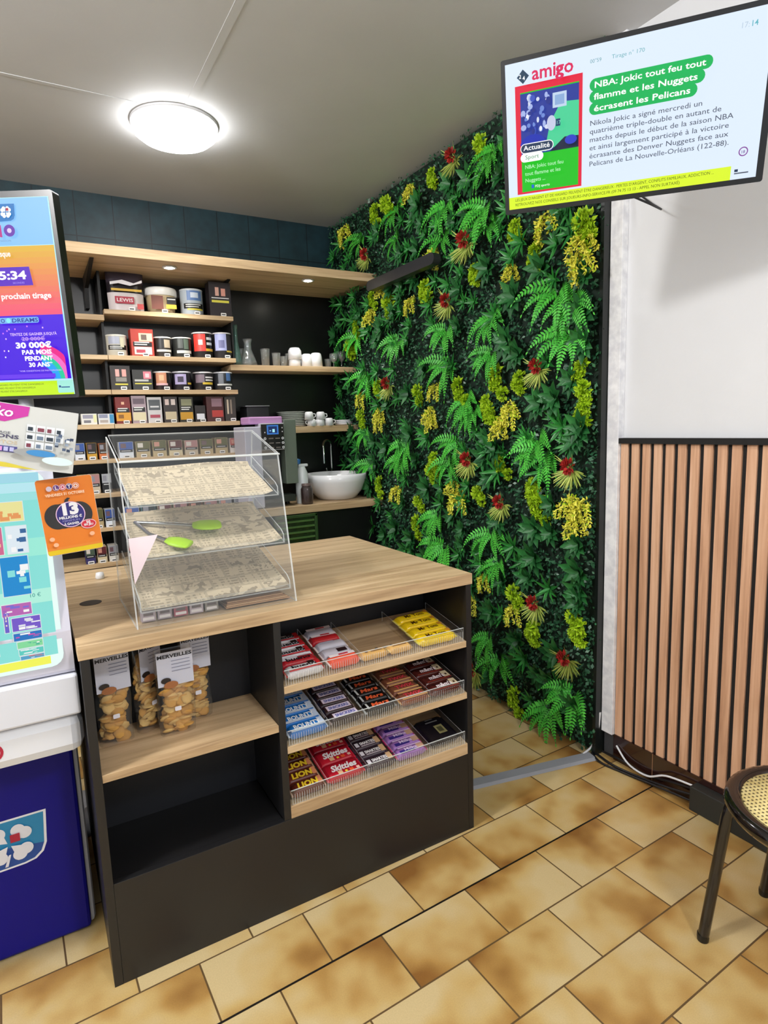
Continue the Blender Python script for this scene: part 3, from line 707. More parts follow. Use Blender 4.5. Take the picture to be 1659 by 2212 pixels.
def clover(a, x, y, s, body, mk):
    """blue shield with four heart-shaped petals and a red square"""
    a.poly([(x-s, y+s*0.85), (x+s, y+s*0.85), (x+s*0.9, y-s*0.35), (x+s*0.72, y-s*0.72), (x+s*0.4, y-s*0.88), (x-s*0.95, y-s*0.95)], body)
    for dx, dy in ((-1, 1), (1, 1), (-1, -1), (1, -1)):
        for k in (0, 1):
            ex, ey = (0.40, 0.22) if k else (0.22, 0.40)
            a.ell(x+dx*s*ex, y+dy*s*ey, s*0.2, s*0.2, mk('FFFFFF'), 14)
        a.poly([(x+dx*s*0.05, y+dy*s*0.05), (x+dx*s*0.56, y+dy*s*0.10), (x+dx*s*0.10, y+dy*s*0.56)], mk('FFFFFF'))
        a.poly([(x+dx*s*0.58, y+dy*s*0.16), (x+dx*s*0.16, y+dy*s*0.58), (x+dx*s*0.12, y+dy*s*0.12)], mk('FFFFFF'))
    a.rect(x+s*0.10, y+s*0.10, x+s*0.38, y+s*0.38, mk('B81E3C'))
clover(a, 0.245, top(0.066), 0.030, er('1478C4'), er)
a.text('KE', 0.115, top(0.142), 0.055, er('E0248C'), 0.03, width=0.072); a.text('N', 0.190, top(0.142), 0.050, er('C0288C'), 0.035, width=0.032); 
a.ell(0.250, top(0.124), 0.0185, 0.0185, er('6A2CB0')); a.ell(0.250, top(0.124), 0.0075, 0.0075, er('E0D0FF'))
a.text('FAIT PAR PASSION', 0.17, top(0.158), 0.008, er('6A8CB0'), width=0.08)
a.text('Tentez votre chance jusque', 0.03, top(0.204), 0.026, WH, 0.02, width=0.212)
a.poly([(0.09, top(0.238)), (0.298, top(0.238)), (0.304, top(0.297)), (0.09, top(0.297))], er('5A1EC8'))
a.text('00:05:34', 0.100, top(0.276), 0.036, WH, 0.035, width=0.185)
a.text('MINUTES', 0.158, top(0.291), 0.008, er('B8A0FF')); a.text('SECONDES', 0.236, top(0.291), 0.008, er('B8A0FF'))
a.text('avant le prochain tirage', 0.095, top(0.339), 0.026, WH, 0.025, width=0.265)
a.rect(0.17, top(0.418), 0.306, top(0.399), er('7AB8F4'), 0.006)
a.text('EUR', 0.125, top(0.416), 0.019, er('7AB8F4'), 0.03); a.text('O', 0.176, top(0.415), 0.018, er('24389C'), 0.02); a.ell(0.203, top(0.4085), 0.008, 0.008, er('8CF0F8')); a.text('DREAMS', 0.214, top(0.415), 0.018, er('24389C'), 0.02, width=0.088)
for k in range(60):
    x, y = rr.uniform(X0_+0.01, X1-0.05), rr.uniform(top(0.60), top(0.43))
    if 0.20 < x < 0.36 and y < top(0.455) : continue
    a.rect(x, y, x+0.0045, y+0.005, er(rr.choice(['F8C8FF', 'FFFFFF', 'E080FF'])), 0.001)
a.text("TENTEZ DE GAGNER JUSQU'À", 0.207, top(0.460), 0.0125, er('E8C8FF'), 0.02, width=0.160)
a.text('20 000€', 0.245, top(0.477), 0.017, er('C89CF4'), 0.02, width=0.078); a.rect(0.243, top(0.4725), 0.325, top(0.4705), er('C89CF4'))
RBX, RBY = X1-0.095, top(0.606)
for rad, c in ((0.118, 'F0108C'), (0.100, 'F86CC8'), (0.083, '10D0A0'), (0.068, '14A8F8'), (0.046, '4A0CE6')):
    pts = [(RBX+0.0+min(rad*math.cos(math.radians(t)), 0.091), RBY+rad*math.sin(math.radians(t))) for t in range(0, 91, 6)]
    a.poly(pts+[(RBX, RBY)], er(c))
a.rect(RBX-0.0, RBY, RBX+0.012, RBY+0.12, er('4A0CE6'))
a.text('30 000€', 0.222, top(0.501), 0.026, WH, 0.045, width=0.122); a.text('PAR MOIS', 0.240, top(0.522), 0.020, WH, 0.04, width=0.102)
a.text('PENDANT', 0.247, top(0.543), 0.020, WH, 0.04, width=0.096); a.text('30 ANS*', 0.258, top(0.564), 0.020, WH, 0.04, width=0.082)
a.text('*VOIR CONDITIONS DE PARTICIPATION', 0.222, top(0.580), 0.007, er('C8B0FF'), 0.02, width=0.145)
a.rect(X0_+0.03, top(0.602), 0.345, top(0.588), er('6A34F0'))
for i in range(3): a.text("LES JEUX D'ARGENT ET DE HASARD PEUVENT ÊTRE DANGEREUX", 0.03, top(0.625+0.011*i), 0.0085, er('4A6010'), width=0.27-0.03*i)
a.build('screen', sc_)
m = MB(); p0 = SCM @ Vector((0.195, 0.03, 0.02))
m.tube([(p0.x, p0.y+0.02, 0.0), (p0.x, p0.y+0.02, 1.66)], 0.024, P('9A9CA4', 0.4), 16); m.build('pole', sc_, world=True)
m = MB(); m.lathe([(0.0, 0.001), (0.17, 0.001), (0.17, 0.012), (0.03, 0.02), (0, 0.02)], c=(p0.x, p0.y+0.02, 0), n=32, mat=P('9A9CA4', 0.4)); m.build('foot_plate', sc_, world=True)

# ------------------------------------------------------------------ lottery stand
LAV = P('C9C8D6', 0.35); LAV2 = P('DADCE4', 0.3)
SX1_, SX0_ = 0.046, -0.62
ls = thing('lottery_stand', 'white and blue lottery stand with a backlit rack of scratch cards', 'stand', (-0.28, 1.9, 0))
m = MB(); lean = [(1.735, 0.885), (1.735, 1.0), (1.80, 1.424), (2.10, 1.424), (2.10, 0.885)]
m.extrude(lean, (SX0_, SX1_), LAV, 'x'); m.build('display_housing', ls, world=True, bevel=0.012)
m = MB(); m.box(SX0_, 0.05, 1.722, 2.12, 0.775, 0.884, LAV2); m.build('upper_band', ls, world=True, bevel=0.006)
m = MB(); m.box(SX0_, 0.052, 1.735, 2.12, 0.662, 0.774, P('E4E6EC', 0.3)); m.build('lower_band', ls, world=True, bevel=0.03)
BLUE = P('0C0A7C', 0.5, spec=0.25)
BZ = 0.06
m = MB(); m.box(SX0_+0.02, 0.036, 1.94, 2.42, 0.004, 0.66, P('C2C4CC', 0.35)); m.build('side_shell', ls, world=True, bevel=0.015)
m = MB(); m.box(SX0_+0.03, 0.022, 1.925, 1.945, 0.004, 0.66, BLUE); bs = m.build('blue_front', ls, world=True, bevel=0.012)
LM = frame((-0.155, 1.9248, 0.355), (1, 0, 0), (0, 0, 1))
a = Art(step=0.0004, start=0.0003)
s_ = 0.075
def shield(s): return [(-s*1.1, s*0.80), (s, s*0.80), (s*0.93, -s*0.30), (s*0.82, -s*0.58), (s*0.60, -s*0.76), (s*0.3, -s*0.82), (-s*1.05, -s*0.86), (-s*1.12, 0)]
a.poly(shield(0.092), P('F2F2F6', 0.4)); a.poly(shield(0.085), P('1E86B8', 0.4)); a.poly([(x, y) for x, y in shield(0.085) if True and y < 0.02]+[(-0.093, 0.0)][:0], P('1A4C9C', 0.4))
for dx, dy in ((-1, 1), (1, 1), (-1, -1), (1, -1)):
    c0x, c0y = dx*0.030-0.006, dy*0.028-0.001
    a.ell(c0x+dx*0.010, c0y-dy*0.004, 0.018, 0.018, P('ECECF4', 0.4), 18); a.ell(c0x-dx*0.006, c0y+dy*0.008, 0.018, 0.018, P('ECECF4', 0.4), 18)
    a.poly([(-0.006+dx*0.004, -0.001+dy*0.004), (c0x+dx*0.026, c0y-dy*0.012), (c0x-dx*0.012, c0y+dy*0.026)], P('ECECF4', 0.4))
a.rect(-0.002, 0.004, 0.022, 0.028, P('B01E3C', 0.4))
a.poly([(-0.010, -0.03), (-0.004, -0.03), (-0.014, -0.064), (-0.022, -0.064)], P('ECECF4', 0.4))
m = a.mb; m.v = [tuple(LM @ Vector(p)) for p in m.v]; m.build('clover_emblem', ls, world=True)
a = Art(M=frame((-0.125, 1.7345, 0.718), (1, 0, 0), (0, 0, 1))); a.ell(-0.031, -0.0, 0.024, 0.024, P('B0203C', 0.4)); a.ell(-0.031, 0, 0.017, 0.017, P('F0F0F4', 0.4)); a.build('round_sticker', ls, world=True)
# backlit rack, in the leaning front face
q0 = Vector((0, 1.733, 1.0)); q1 = Vector((0, 1.798, 1.424)); dv_ = (q1-q0).normalized()
DM = frame((-0.62, 1.7325, 0.905), (1, 0, 0), (0, 0.045, 1))
H_ = 0.512; WX = 0.62+0.024
a = Art(M=DM, step=0.0005, start=0.001); TQ = er('8CE4DC', 0.95)
a.rect(0.02, 0.008, WX, H_, er('E9FFF8', 1.0), 0.03); a.rect(0.02, 0.04, WX-0.012, H_-0.004, TQ)
a.rect(0.02, 0.018, WX-0.03, 0.038, er('F2F45A', 1.0))
for z0, z1, c in ((0.485, 0.508, 'A4DCEC'), (0.46, 0.484, 'BCEBF4'), (0.44, 0.459, 'A0E4E4'), (0.30, 0.345, 'A0F0DC'), (0.18, 0.215, 'B4F4E0')): a.rect(0.02, z0, WX-0.012, z1, er(c, 0.95))
a.text('10 €', WX-0.062, 0.196, 0.014, er('3A8C8C')); a.build('backlit_rack', ls, world=True)
tk = [(-0.155, 0.385, 0.055, 0.05, '2C6A84', 'B0DCE8'), (-0.155, 0.31, 0.02, 0.065, '6A9CD0', 'E0F0FF'), (-0.120, 0.31, 0.042, 0.07, 'D86C94', 'F8D0A0'), (-0.072, 0.31, 0.046, 0.07, 'E8F4FC', '3A6AA0'), (-0.090, 0.39, 0.062, 0.05, 'F4ECA0', 'F0A060'),
      (-0.165, 0.215, 0.065, 0.07, '3CBC78', 'E8ECF0'), (-0.092, 0.205, 0.062, 0.10, '1C90D8', '8CE8E4'), (-0.100, 0.155, 0.066, 0.032, 'C068B8', '8070D8'), (-0.098, 0.115, 0.012, 0.06, '7064D0', 'F4E4D0'),
      (-0.082, 0.115, 0.064, 0.036, '7A5CD0', 'E8E8F4'), (-0.082, 0.090, 0.064, 0.022, '2878C8', 'E050B0'), (-0.076, 0.070, 0.058, 0.019, '8CE4A4', '50B8A0'), (-0.074, 0.052, 0.056, 0.017, '60D4C8', 'E4FFF8'), (-0.072, 0.040, 0.054, 0.012, '58A8D0', 'E47868'),
      (-0.175, 0.06, 0.062, 0.085, '44708C', 'F0F4F8'), (-0.26, 0.30, 0.07, 0.12, 'E8C040', 'C03050'), (-0.27, 0.16, 0.075, 0.11, '4070D0', 'F0F0F0')]
for i, (x, z, w, h, c1, c2) in enumerate(tk):
    a = Art(M=DM @ Matrix.Translation((0.62+x-0.0, -0.0075, z)), step=0.0003)
    a.mb.box(0, w, 0.0, 0.0015, 0, h, er('F4FBFC', 0.8), M=a.M); a.rect(0.0015, 0.0015, w-0.0015, h-0.0015, er(c1, 0.9))
    for k in range(7): 
        xx, zz = rr.uniform(0.003, w*0.75), rr.uniform(0.003, max(h*0.8, 0.005)); a.rect(xx, zz, min(xx+w*rr.uniform(0.1, 0.35), w-0.002), min(zz+h*rr.uniform(0.06, 0.2), h-0.002), er(rr.choice([c2, 'FFFFFF', c2, c1]), 0.9))
    a.build('scratch_card', ls, world=True)

# leaflet box leaning on the stand, its front a printed sheet
i_tr, i_br, i_tl = at(165, 893, 1, 1.55), at(163, 1024, 1, 1.55), at(0, 868, 1, 1.55)
i_h = (i_tr-i_tl).normalized(); w2 = 0.112
h2 = (i_tr-i_br).length/2
IM = frame((i_tr+i_br)/2-i_h*w2, i_h, i_tr-i_br)
il = thing('leaflet_holder', 'tilted grey leaflet holder with a pink tag and printed photos above the stand', 'leaflet holder', M=IM)
m = MB()
m.box(-w2-0.1, w2, 0.0, 0.05, -h2, h2, P('C6C8C8', 0.3)); m.build('box', il, bevel=0.003)
a = Art(step=0.0004, start=0.0006); PP = lambda c: P(c, 0.45)
a.rect(-w2-0.1, -h2, w2-0.001, h2, PP('CFD0CC')); 
a.poly([(-w2-0.06, h2), (0.016, h2-0.002), (0.014, h2-0.022), (-0.028, h2-0.040), (-w2-0.06, h2-0.036)], PP('C0309C'))
a.text('illiko', -0.074, h2-0.028, 0.028, PP('F4E4F4'), 0.02, width=0.058, slant=0.2)
a.text('VERSION TIRAGE', -0.100, 0.003, 0.007, PP('6A6A74'), 0.02, width=0.085); a.text('IMPRIMONS', -0.104, -0.006, 0.011, PP('4A4660'), 0.03, width=0.104); a.text('VOS PHOTOS', -0.100, -0.018, 0.010, PP('C8B89C'), 0.02, width=0.10)
a.rect(-0.10, -0.036, 0.000, -0.023, PP('4A4888'))
for k in range(5): a.rect(-0.058+k*0.011, -0.034, -0.050+k*0.011, -0.025, PP(rr.choice(['8A88C8', 'D890D0', 'B8B8E0'])))
a.poly([(-w2-0.1, -h2), (0.045, -h2), (-0.02, -h2+0.010), (-w2-0.1, -h2+0.018)], PP('D2C23C'))
for i in range(3):
    for k in range(4-(i == 2)):
        x0, z0 = 0.014+k*0.0185, 0.014-i*0.018; a.rect(x0, z0, x0+0.0165, z0+0.015, PP('E4E8EC')); a.rect(x0+0.002, z0+0.002, x0+0.009+rr.random()*0.006, z0+0.010, PP(rr.choice(['7A3444', '3A4A60', '68788C', '24303C'])))
for k in range(14):
    x0, z0 = 0.066+rr.random()*0.034, -0.022+rr.random()*0.035; a.rect(x0, z0, x0+0.007, z0+0.006, PP(rr.choice(['4A5A78', '8C9AAC', 'DDE4EA', '2C3A54'])))
a.poly(ell_pts(0.035, -0.032, 0.042, 0.009), PP('9A9C9C')); a.poly(ell_pts(0.045, -0.031, 0.028, 0.007), PP('3C88C4'))
a.ell(0.078, -0.044, 0.030, 0.009, PP('D8F0EC')); a.build('printed_sheet', il)
m = MB(); m.tube([(-0.03, 0.051, -0.02), (-0.03, 0.26, -0.045)], 0.008, P('8A8C92', 0.4)); m.build('support_arm', il)

# orange jackpot card
c_tl, c_tr, c_br = at(84, 1038, 1, 1.60), at(206, 1023, 1, 1.60), at(230, 1180, 1, 1.60)
h_ = (c_tr-c_tl).normalized(); OM = frame(at(105, 1203, 1, 1.60), h_, c_tl-at(105, 1203, 1, 1.60))
OW, OH = (c_tr-c_tl).length, (c_tl-at(105, 1203, 1, 1.60)).length
oc = thing('jackpot_card', 'orange lottery card with a black pumpkin and the figure 13', 'card', M=OM)
m = MB(); m.rbox(0, OW, 0, 0.004, 0, OH, P('F0F0EE', 0.3), r=0.006); m.build('board', oc)
a = Art(step=0.0003, start=0.0003); ORG = P('E8801E', 0.4)
a.rect(0.0005, 0.0005, OW-0.0005, OH-0.0005, ORG, 0.006); a.rect(0.001, 0.001, OW-0.001, 0.016, P('E4C410', 0.4), 0.004); a.rect(0.001, 0.012, OW-0.001, 0.018, P('E8882C', 0.4))
cx, cz = OW*0.48, OH*0.50; PK = P('2C2A2A', 0.4)
for dx in (-0.026, -0.013, 0.0, 0.013, 0.026): a.ell(cx+dx*OW/0.13, cz, OW*0.225, OH*0.165, PK, 32)
a.poly([(cx-0.006, cz+OH*0.15), (cx+0.006, cz+OH*0.15), (cx+0.004, cz+OH*0.20), (cx+0.009, cz+OH*0.225), (cx+0.003, cz+OH*0.235), (cx-0.003, cz+OH*0.21)], PK)
a.ell(cx+0.004, cz+0.002, OW*0.262, OH*0.170, P('F0C8E4', 0.4), 36); a.ell(cx+0.004, cz+0.002, OW*0.245, OH*0.158, P('2E2878', 0.4), 36)
WP = P('F4F2F6', 0.4)
a.text('13', cx+0.003, cz+0.003, 0.036, WP, 0.06, 'CENTER', width=0.034); a.text('MILLIONS €', cx+0.003, cz-0.007, 0.0085, WP, 0.04, 'CENTER', width=0.048)
a.text('MINIMUM', cx+0.003, cz-0.014, 0.006, P('8C88C8', 0.4), 0.02, 'CENTER', width=0.036); a.text('À GAGNER', cx+0.003, cz-0.022, 0.0075, WP, 0.03, 'CENTER', width=0.032)
a.ell(OW*0.80, OH*0.355, OW*0.14, OH*0.062, P('F6D8DC', 0.4)); a.ell(OW*0.80, OH*0.355, OW*0.128, OH*0.053, P('D03040', 0.4)); a.text('50', OW*0.80, OH*0.363, 0.009, WP, 0.04, 'CENTER'); a.text('EN JEU', OW*0.80, OH*0.335, 0.0065, WP, 0.04, 'CENTER')
for k, (ch, c) in enumerate((('L', '6A3A84'), ('O', 'D04060'), ('T', '3A2C70'), ('O', 'E0803C'))):
    xk = cx-0.016+k*0.0135; a.ell(xk, OH-0.0215, 0.0072, 0.0072, P('F4DDE4', 0.4), 16); a.ell(xk, OH-0.0215, 0.0062, 0.0062, P(c, 0.4), 16); a.text(ch, xk, OH-0.0255, 0.0115, P('F8F0F4', 0.4), 0.03, 'CENTER')
a.ell(cx-0.031, OH-0.022, 0.006, 0.006, P('D8C8D8', 0.4))
a.text('VENDREDI 31 OCTOBRE', cx, OH-0.040, 0.0085, P('F8DCC0', 0.4), 0.03, 'CENTER', width=0.082)
for x, z in ((0.014, 0.040), (0.020, 0.026), (OW-0.020, 0.040)): a.ell(x, z, 0.0055, 0.005, P('F4B890', 0.4), 12)
a.build('print', oc)
m = MB(); m.box(0.004, 0.03, 0.005, 0.14, 0.05, 0.06, P('D8D8DC', 0.4)); m.build('holder_clip', oc)

# ------------------------------------------------------------------ tins, pouches and packs on the tobacco shelves
def tag_card(root, x, z=0.0):
    mb = MB(); mb.rbox(x-0.017, x+0.017, -0.012, -0.0105, 0.0, 0.019, P('ECEAE8', 0.4), r=0.004)
    mb.box(x-0.012, x+0.012, -0.0124, -0.012, 0.006, 0.012, P('2A2A2C', 0.5)); return mb.build('price_label', root)
def patches(mb, w, h, lst, M=None, y=0.0):
    a = Art(M=M, mb=mb, step=0.0003, start=0.0004-y)
    for u0, u1, v0, v1, c in lst: a.rect((u0-0.5)*w, v0*h, (u1-0.5)*w, v1*h, P(c, 0.4))
def carton(root, w, h, d, body, top=None, lst=()):
    mb = MB(); mb.box(-w/2, w/2, 0, d, 0, h, P(body, 0.4), mats=[None, None, None, None, None, P(top or body, 0.4)]); patches(mb, w, h, lst); return mb.build('box', root, bevel=0.0)
def tin(root, w, h, body, rim, lst=()):
    r = w/2; mb = MB()
    mb.lathe([(r*0.97, 0), (r, 0.003), (r, h-0.006)], c=(0, r, 0), n=32, mat=P(body, 0.35)); o = mb.build('tin', root)
    mb2 = MB(); mb2.lathe([(r*1.02, h-0.008), (r*1.03, h-0.002), (r*0.97, h), (0, h-0.001)], c=(0, r, 0), n=32, mat=P(rim, 0.3)); mb2.build('lid', root)
    mb3 = MB()
    for k, (u0, u1, v0, v1, c) in enumerate(lst):
        rr_ = r+0.0006+0.0003*k; n = 8; a0 = math.pi+math.asin(max(-1, min(1, 2*(u0-0.5)*0.98)))+math.pi/2; a1 = math.pi+math.asin(max(-1, min(1, 2*(u1-0.5)*0.98)))+math.pi/2
        V_ = []
        for i in range(n+1):
            t = a0+(a1-a0)*i/n; V_ += [(rr_*math.cos(t), r+rr_*math.sin(t), v0*h), (rr_*math.cos(t), r+rr_*math.sin(t), v1*h)]
        mb3.add(V_, [(2*i, 2*i+2, 2*i+3, 2*i+1) for i in range(n)], P(c, 0.4), True)
    if lst: mb3.build('wrap_print', root)
    return o
def sack(root, w, h, d, secs):
    """standing pouch: wide at the foot, pinched flat at the top"""
    mb = MB(); n = 10
    for (v0, v1, c) in secs:
        V_ = []; k = 4
        for i in range(k+1):
            t = v0+(v1-v0)*i/k; dd = d*(1-t)**0.6*0.5+0.002; ww = w*(0.93+0.07*t)
            for j in range(n+1):
                u = -1+2*j/n; V_.append((u*ww/2, d/2-dd*(1-u*u)**0.5-0.0*u, t*h))
            for j in range(n+1):
                u = 1-2*j/n; V_.append((u*ww/2, d/2+dd*(1-u*u)**0.5, t*h))
        m_ = 2*(n+1)
        mb.add(V_, [(i*m_+j, i*m_+(j+1) % m_, (i+1)*m_+(j+1) % m_, (i+1)*m_+j) for i in range(k) for j in range(m_)], P(c, 0.3), True)
    return mb.build('pouch', root)
def shelf_place(x0, x1, yt, ztop, y=3.945):
    a, b = at(x0, yt, 1, y), at(x1, yt, 1, y); return (a.x+b.x)/2, (b.x-a.x), ((a.z+b.z)/2-ztop)
G_TOP, G_ROW = 'smoking goods on the upper tobacco shelves', 'cigarette packs on the lower tobacco shelves'
def item(kind, px0, px1, pyt, ztop, spec, label, name, cat, lab=True):
    x, w, h = shelf_place(px0, px1, pyt, ztop)
    t = thing(name, label, cat, (x, 3.945, ztop+0.0004), group=G_TOP)
    if kind == 'box': carton(t, w*0.97, h, min(w*0.8, 0.09), *spec)
    elif kind == 'tin': tin(t, w*0.97, h, *spec)
    if lab: tag_card(t, 0.012)
    return t, w, h
WN = lambda v0=0.30, v1=0.52, c='161616': [(0.08, 0.92, v0, v1, c), (0.14, 0.8, v0+0.13, v0+0.17, 'D8D8D4'), (0.14, 0.7, v0+0.05, v0+0.09, 'D8D8D4')]
Z1 = T1[0]
x, w, h = shelf_place(226, 309, 571, Z1)
t = thing('tobacco_pouch', 'big red, black and white tobacco pouch at the head of the top shelf', 'pouch', (x, 3.945, Z1+0.0004), group=G_TOP)
sack(t, w, h, 0.10, [(0, 0.40, 'D8CFCF'), (0.40, 0.62, '231F24'), (0.62, 0.88, '3C3440'), (0.88, 1.0, 'B3242A')])
a = Art(step=0.0004, start=0.004); a.rect(-w*0.32, h*0.15, w*0.18, h*0.30, P('A81F38', 0.4)); a.text('LEWIS', -w*0.28, h*0.19, 0.028, P('F0E4E4', 0.4), 0.02, width=w*0.42)
a.rect(-w*0.40, h*0.42, w*0.40, h*0.47, P('D8B040', 0.4)); a.poly([(-w*0.42, h*0.60), (-w*0.1, h*0.66), (w*0.2, h*0.60), (w*0.42, h*0.68), (w*0.42, h*0.62), (w*0.1, h*0.54), (-w*0.2, h*0.58), (-w*0.42, h*0.54)], P('E8E4E8', 0.4))
a.rect(w*0.25, h*0.04, w*0.42, h*0.16, P('C04848', 0.4)); a.build('front_print', t); tag_card(t, 0.02)
x, w, h = shelf_place(315, 387, 619, Z1)
t = thing('tobacco_tub', 'white-lidded round tobacco tub with a brown and gold wrap', 'tub', (x, 3.945, Z1+0.0004), group=G_TOP)
mb = MB(); r = w/2; mb.lathe([(r*0.80, 0), (r*0.92, h*0.72)], c=(0, r, 0), n=36, mat=P('C9B48E', 0.35)); mb.build('tub', t)
mb = MB(); mb.lathe([(r*0.96, h*0.70), (r, h*0.74), (r, h*0.93), (r*0.95, h), (0, h)], c=(0, r, 0), n=36, mat=P('F0EFEC', 0.3)); mb.build('lid', t)
a = Art(step=0.0006, start=0.008); a.rect(-w*0.38, h*0.12, -w*0.03, h*0.64, P('6E3A2C', 0.4)); a.rect(w*0.08, h*0.34, w*0.36, h*0.60, P('1A1A1A', 0.4)); a.rect(w*0.10, h*0.50, w*0.34, h*0.54, P('E0E0DC', 0.4)); a.rect(w*0.05, h*0.16, w*0.36, h*0.32, P('E0B83A', 0.4)); a.build('wrap_print', t); tag_card(t, 0.0)
item('tin', 392, 442, 623, Z1, ('B9C4CE', 'D8DDE2', [(0.2, 0.85, 0.55, 0.92, '5E80B8'), (0.35, 0.7, 0.65, 0.85, 'D6E2F2'), *WN(0.24, 0.44), (0.2, 0.9, 0.18, 0.24, 'E4D24A')]), 'pale blue and grey round tobacco tin beside the white-lidded tub', 'tobacco_tin', 'tin')
item('box', 449, 497, 610, Z1, ('241C20', '1A1416', [(0.2, 0.85, 0.55, 0.92, '2A2024'), (0.28, 0.45, 0.60, 0.85, 'D8A898'), (0.55, 0.75, 0.60, 0.82, 'D89888'), (0.1, 0.9, 0.40, 0.47, 'D8D04A'), (0.1, 0.9, 0.52, 0.55, 'D8D8D8')]), 'tall black tobacco box with a yellow stripe at the end of the top shelf', 'tobacco_box', 'box')
z = TZ[0][0]
item('tin', 228, 276, 722, z, ('C6C2B4', 'DCD8CC', [(0.1, 0.6, 0.55, 0.9, 'A8ACBC'), *WN(0.28, 0.50), (0.62, 0.8, 0.4, 0.85, 'CFCBB0')]), 'cream and grey tin standing first on the second shelf', 'tobacco_tin', 'tin')
item('box', 280, 330, 711, z, ('B03A2C', '8E2420', [(0.35, 0.95, 0.55, 0.85, 'D8C8A8'), (0.45, 0.7, 0.6, 0.8, '6A5A50'), *WN(0.36, 0.52), (0.12, 0.9, 0.06, 0.34, 'E4D8C8'), (0.2, 0.6, 0.12, 0.24, 'B04050')]), 'red-topped tobacco box with an egg-shaped picture', 'tobacco_box', 'box')
item('tin', 333, 373, 727, z, ('38332F', 'D8D4CC', [(0.15, 0.5, 0.4, 0.9, '1C1A1A'), (0.5, 0.85, 0.45, 0.85, 'B8A890'), (0.1, 0.9, 0.25, 0.36, 'D0CCC4')]), 'dark tin with a cream rim next to the red-topped box', 'tobacco_tin', 'tin')
item('tin', 374, 417, 728, z, ('2A2C2A', 'C8C8C4', [(0.2, 0.45, 0.45, 0.9, '484C48'), (0.5, 0.75, 0.4, 0.9, '5C6A5C'), (0.15, 0.9, 0.2, 0.34, 'C8C8C0')]), 'black and grey-green tin in the middle of the second shelf', 'tobacco_tin', 'tin')
item('tin', 418, 462, 717, z, ('241F1F', 'D8D4D0', [(0.03, 0.55, 0.26, 0.92, 'E23A30'), (0.2, 0.4, 0.5, 0.7, 'F0C8C0'), (0.6, 0.9, 0.7, 0.8, 'DCDCDC'), (0.6, 0.9, 0.5, 0.6, 'DCDCDC'), (0.55, 0.95, 0.26, 0.36, 'D8A838')]), 'bright red and black round tobacco tin', 'tobacco_tin', 'tin')
item('tin', 463, 503, 718, z, ('2A2628', 'D8D4D8', [(0.05, 0.62, 0.30, 0.94, 'A9AEDA'), (0.2, 0.5, 0.4, 0.7, '6A6C98'), (0.66, 0.95, 0.3, 0.9, '38343C'), (0.6, 0.98, 0.24, 0.30, 'D8B848')]), 'lilac-fronted tin at the end of the second shelf', 'tobacco_tin', 'tin')
z = TZ[1][0]
item('box', 236, 280, 790, z, ('2E2926', '1F1B19', [(0.25, 0.45, 0.55, 0.85, 'E0A8A0'), (0.58, 0.8, 0.55, 0.85, 'DCA098'), (0.25, 0.8, 0.34, 0.52, '8A867E'), (0.2, 0.85, 0.2, 0.26, 'D8CC4A')]), 'black tobacco box with two pink pictures heading the third shelf', 'tobacco_box', 'box')
item('box', 284, 328, 799, z, ('30302E', '232322', [(0.55, 0.95, 0.55, 0.92, 'D87A88'), (0.65, 0.85, 0.62, 0.82, 'F0C4C8'), (0.1, 0.8, 0.42, 0.52, 'B8B8B4'), (0.1, 0.95, 0.28, 0.34, 'D4C850')]), 'charcoal box with one pink square on the third shelf', 'tobacco_box', 'box')
item('tin', 332, 373, 802, z, ('2C2024', 'D8D0CC', [(0.1, 0.65, 0.35, 0.92, 'C88A6A'), (0.25, 0.5, 0.5, 0.8, 'E8B48C'), (0.1, 0.7, 0.25, 0.36, 'DDB0B4'), (0.7, 0.95, 0.4, 0.85, '1A1818')]), 'dark tin with an orange picture on the third shelf', 'tobacco_tin', 'tin')
item('tin', 374, 416, 802, z, ('26222C', 'D4D0D8', [(0.08, 0.65, 0.30, 0.85, 'B0A4CC'), (0.2, 0.5, 0.42, 0.72, '3A3048'), (0.72, 0.96, 0.3, 0.4, 'D8B848')]), 'black tin with a mauve ring on the third shelf', 'tobacco_tin', 'tin')
item('tin', 421, 464, 803, z, ('2A2628', 'D0CCCC', [(0.05, 0.45, 0.4, 0.85, '7A6A74'), (0.5, 0.95, 0.5, 0.58, 'D8D4D4'), (0.5, 0.95, 0.65, 0.73, 'D8D4D4'), (0.35, 0.9, 0.30, 0.42, 'D8B83A')]), 'black tin with a broad yellow bar on the third shelf', 'tobacco_tin', 'tin')
item('tin', 465, 506, 803, z, ('26282C', 'C8C8CC', [(0.15, 0.4, 0.35, 0.9, '6C7078'), (0.55, 0.8, 0.5, 0.92, '4C6C9C'), (0.1, 0.9, 0.25, 0.34, 'C8C8C4')]), 'steel-grey and blue tin ending the third shelf', 'tobacco_tin', 'tin')
z = TZ[2][0]
item('box', 174, 209, 894, z, ('E6E4DE', 'D8D6D0', [(0.1, 0.75, 0.55, 0.9, '9A98A8'), (0.15, 0.6, 0.15, 0.4, '7A7880'), (0.78, 0.98, 0.2, 0.9, 'E8E8B0')]), 'small white and pale yellow pack beside the leaflet holder', 'tobacco_pack', 'pack', lab=False)
item('box', 211, 246, 894, z, ('DADBDD', 'C8C8CC', [(0.05, 0.6, 0.6, 0.95, '8C90A8'), (0.72, 0.99, 0.1, 0.95, '3A8CBC'), (0.1, 0.6, 0.15, 0.4, 'B0A49C')]), 'small white pack with a blue stripe on the fourth shelf', 'tobacco_pack', 'pack', lab=False)
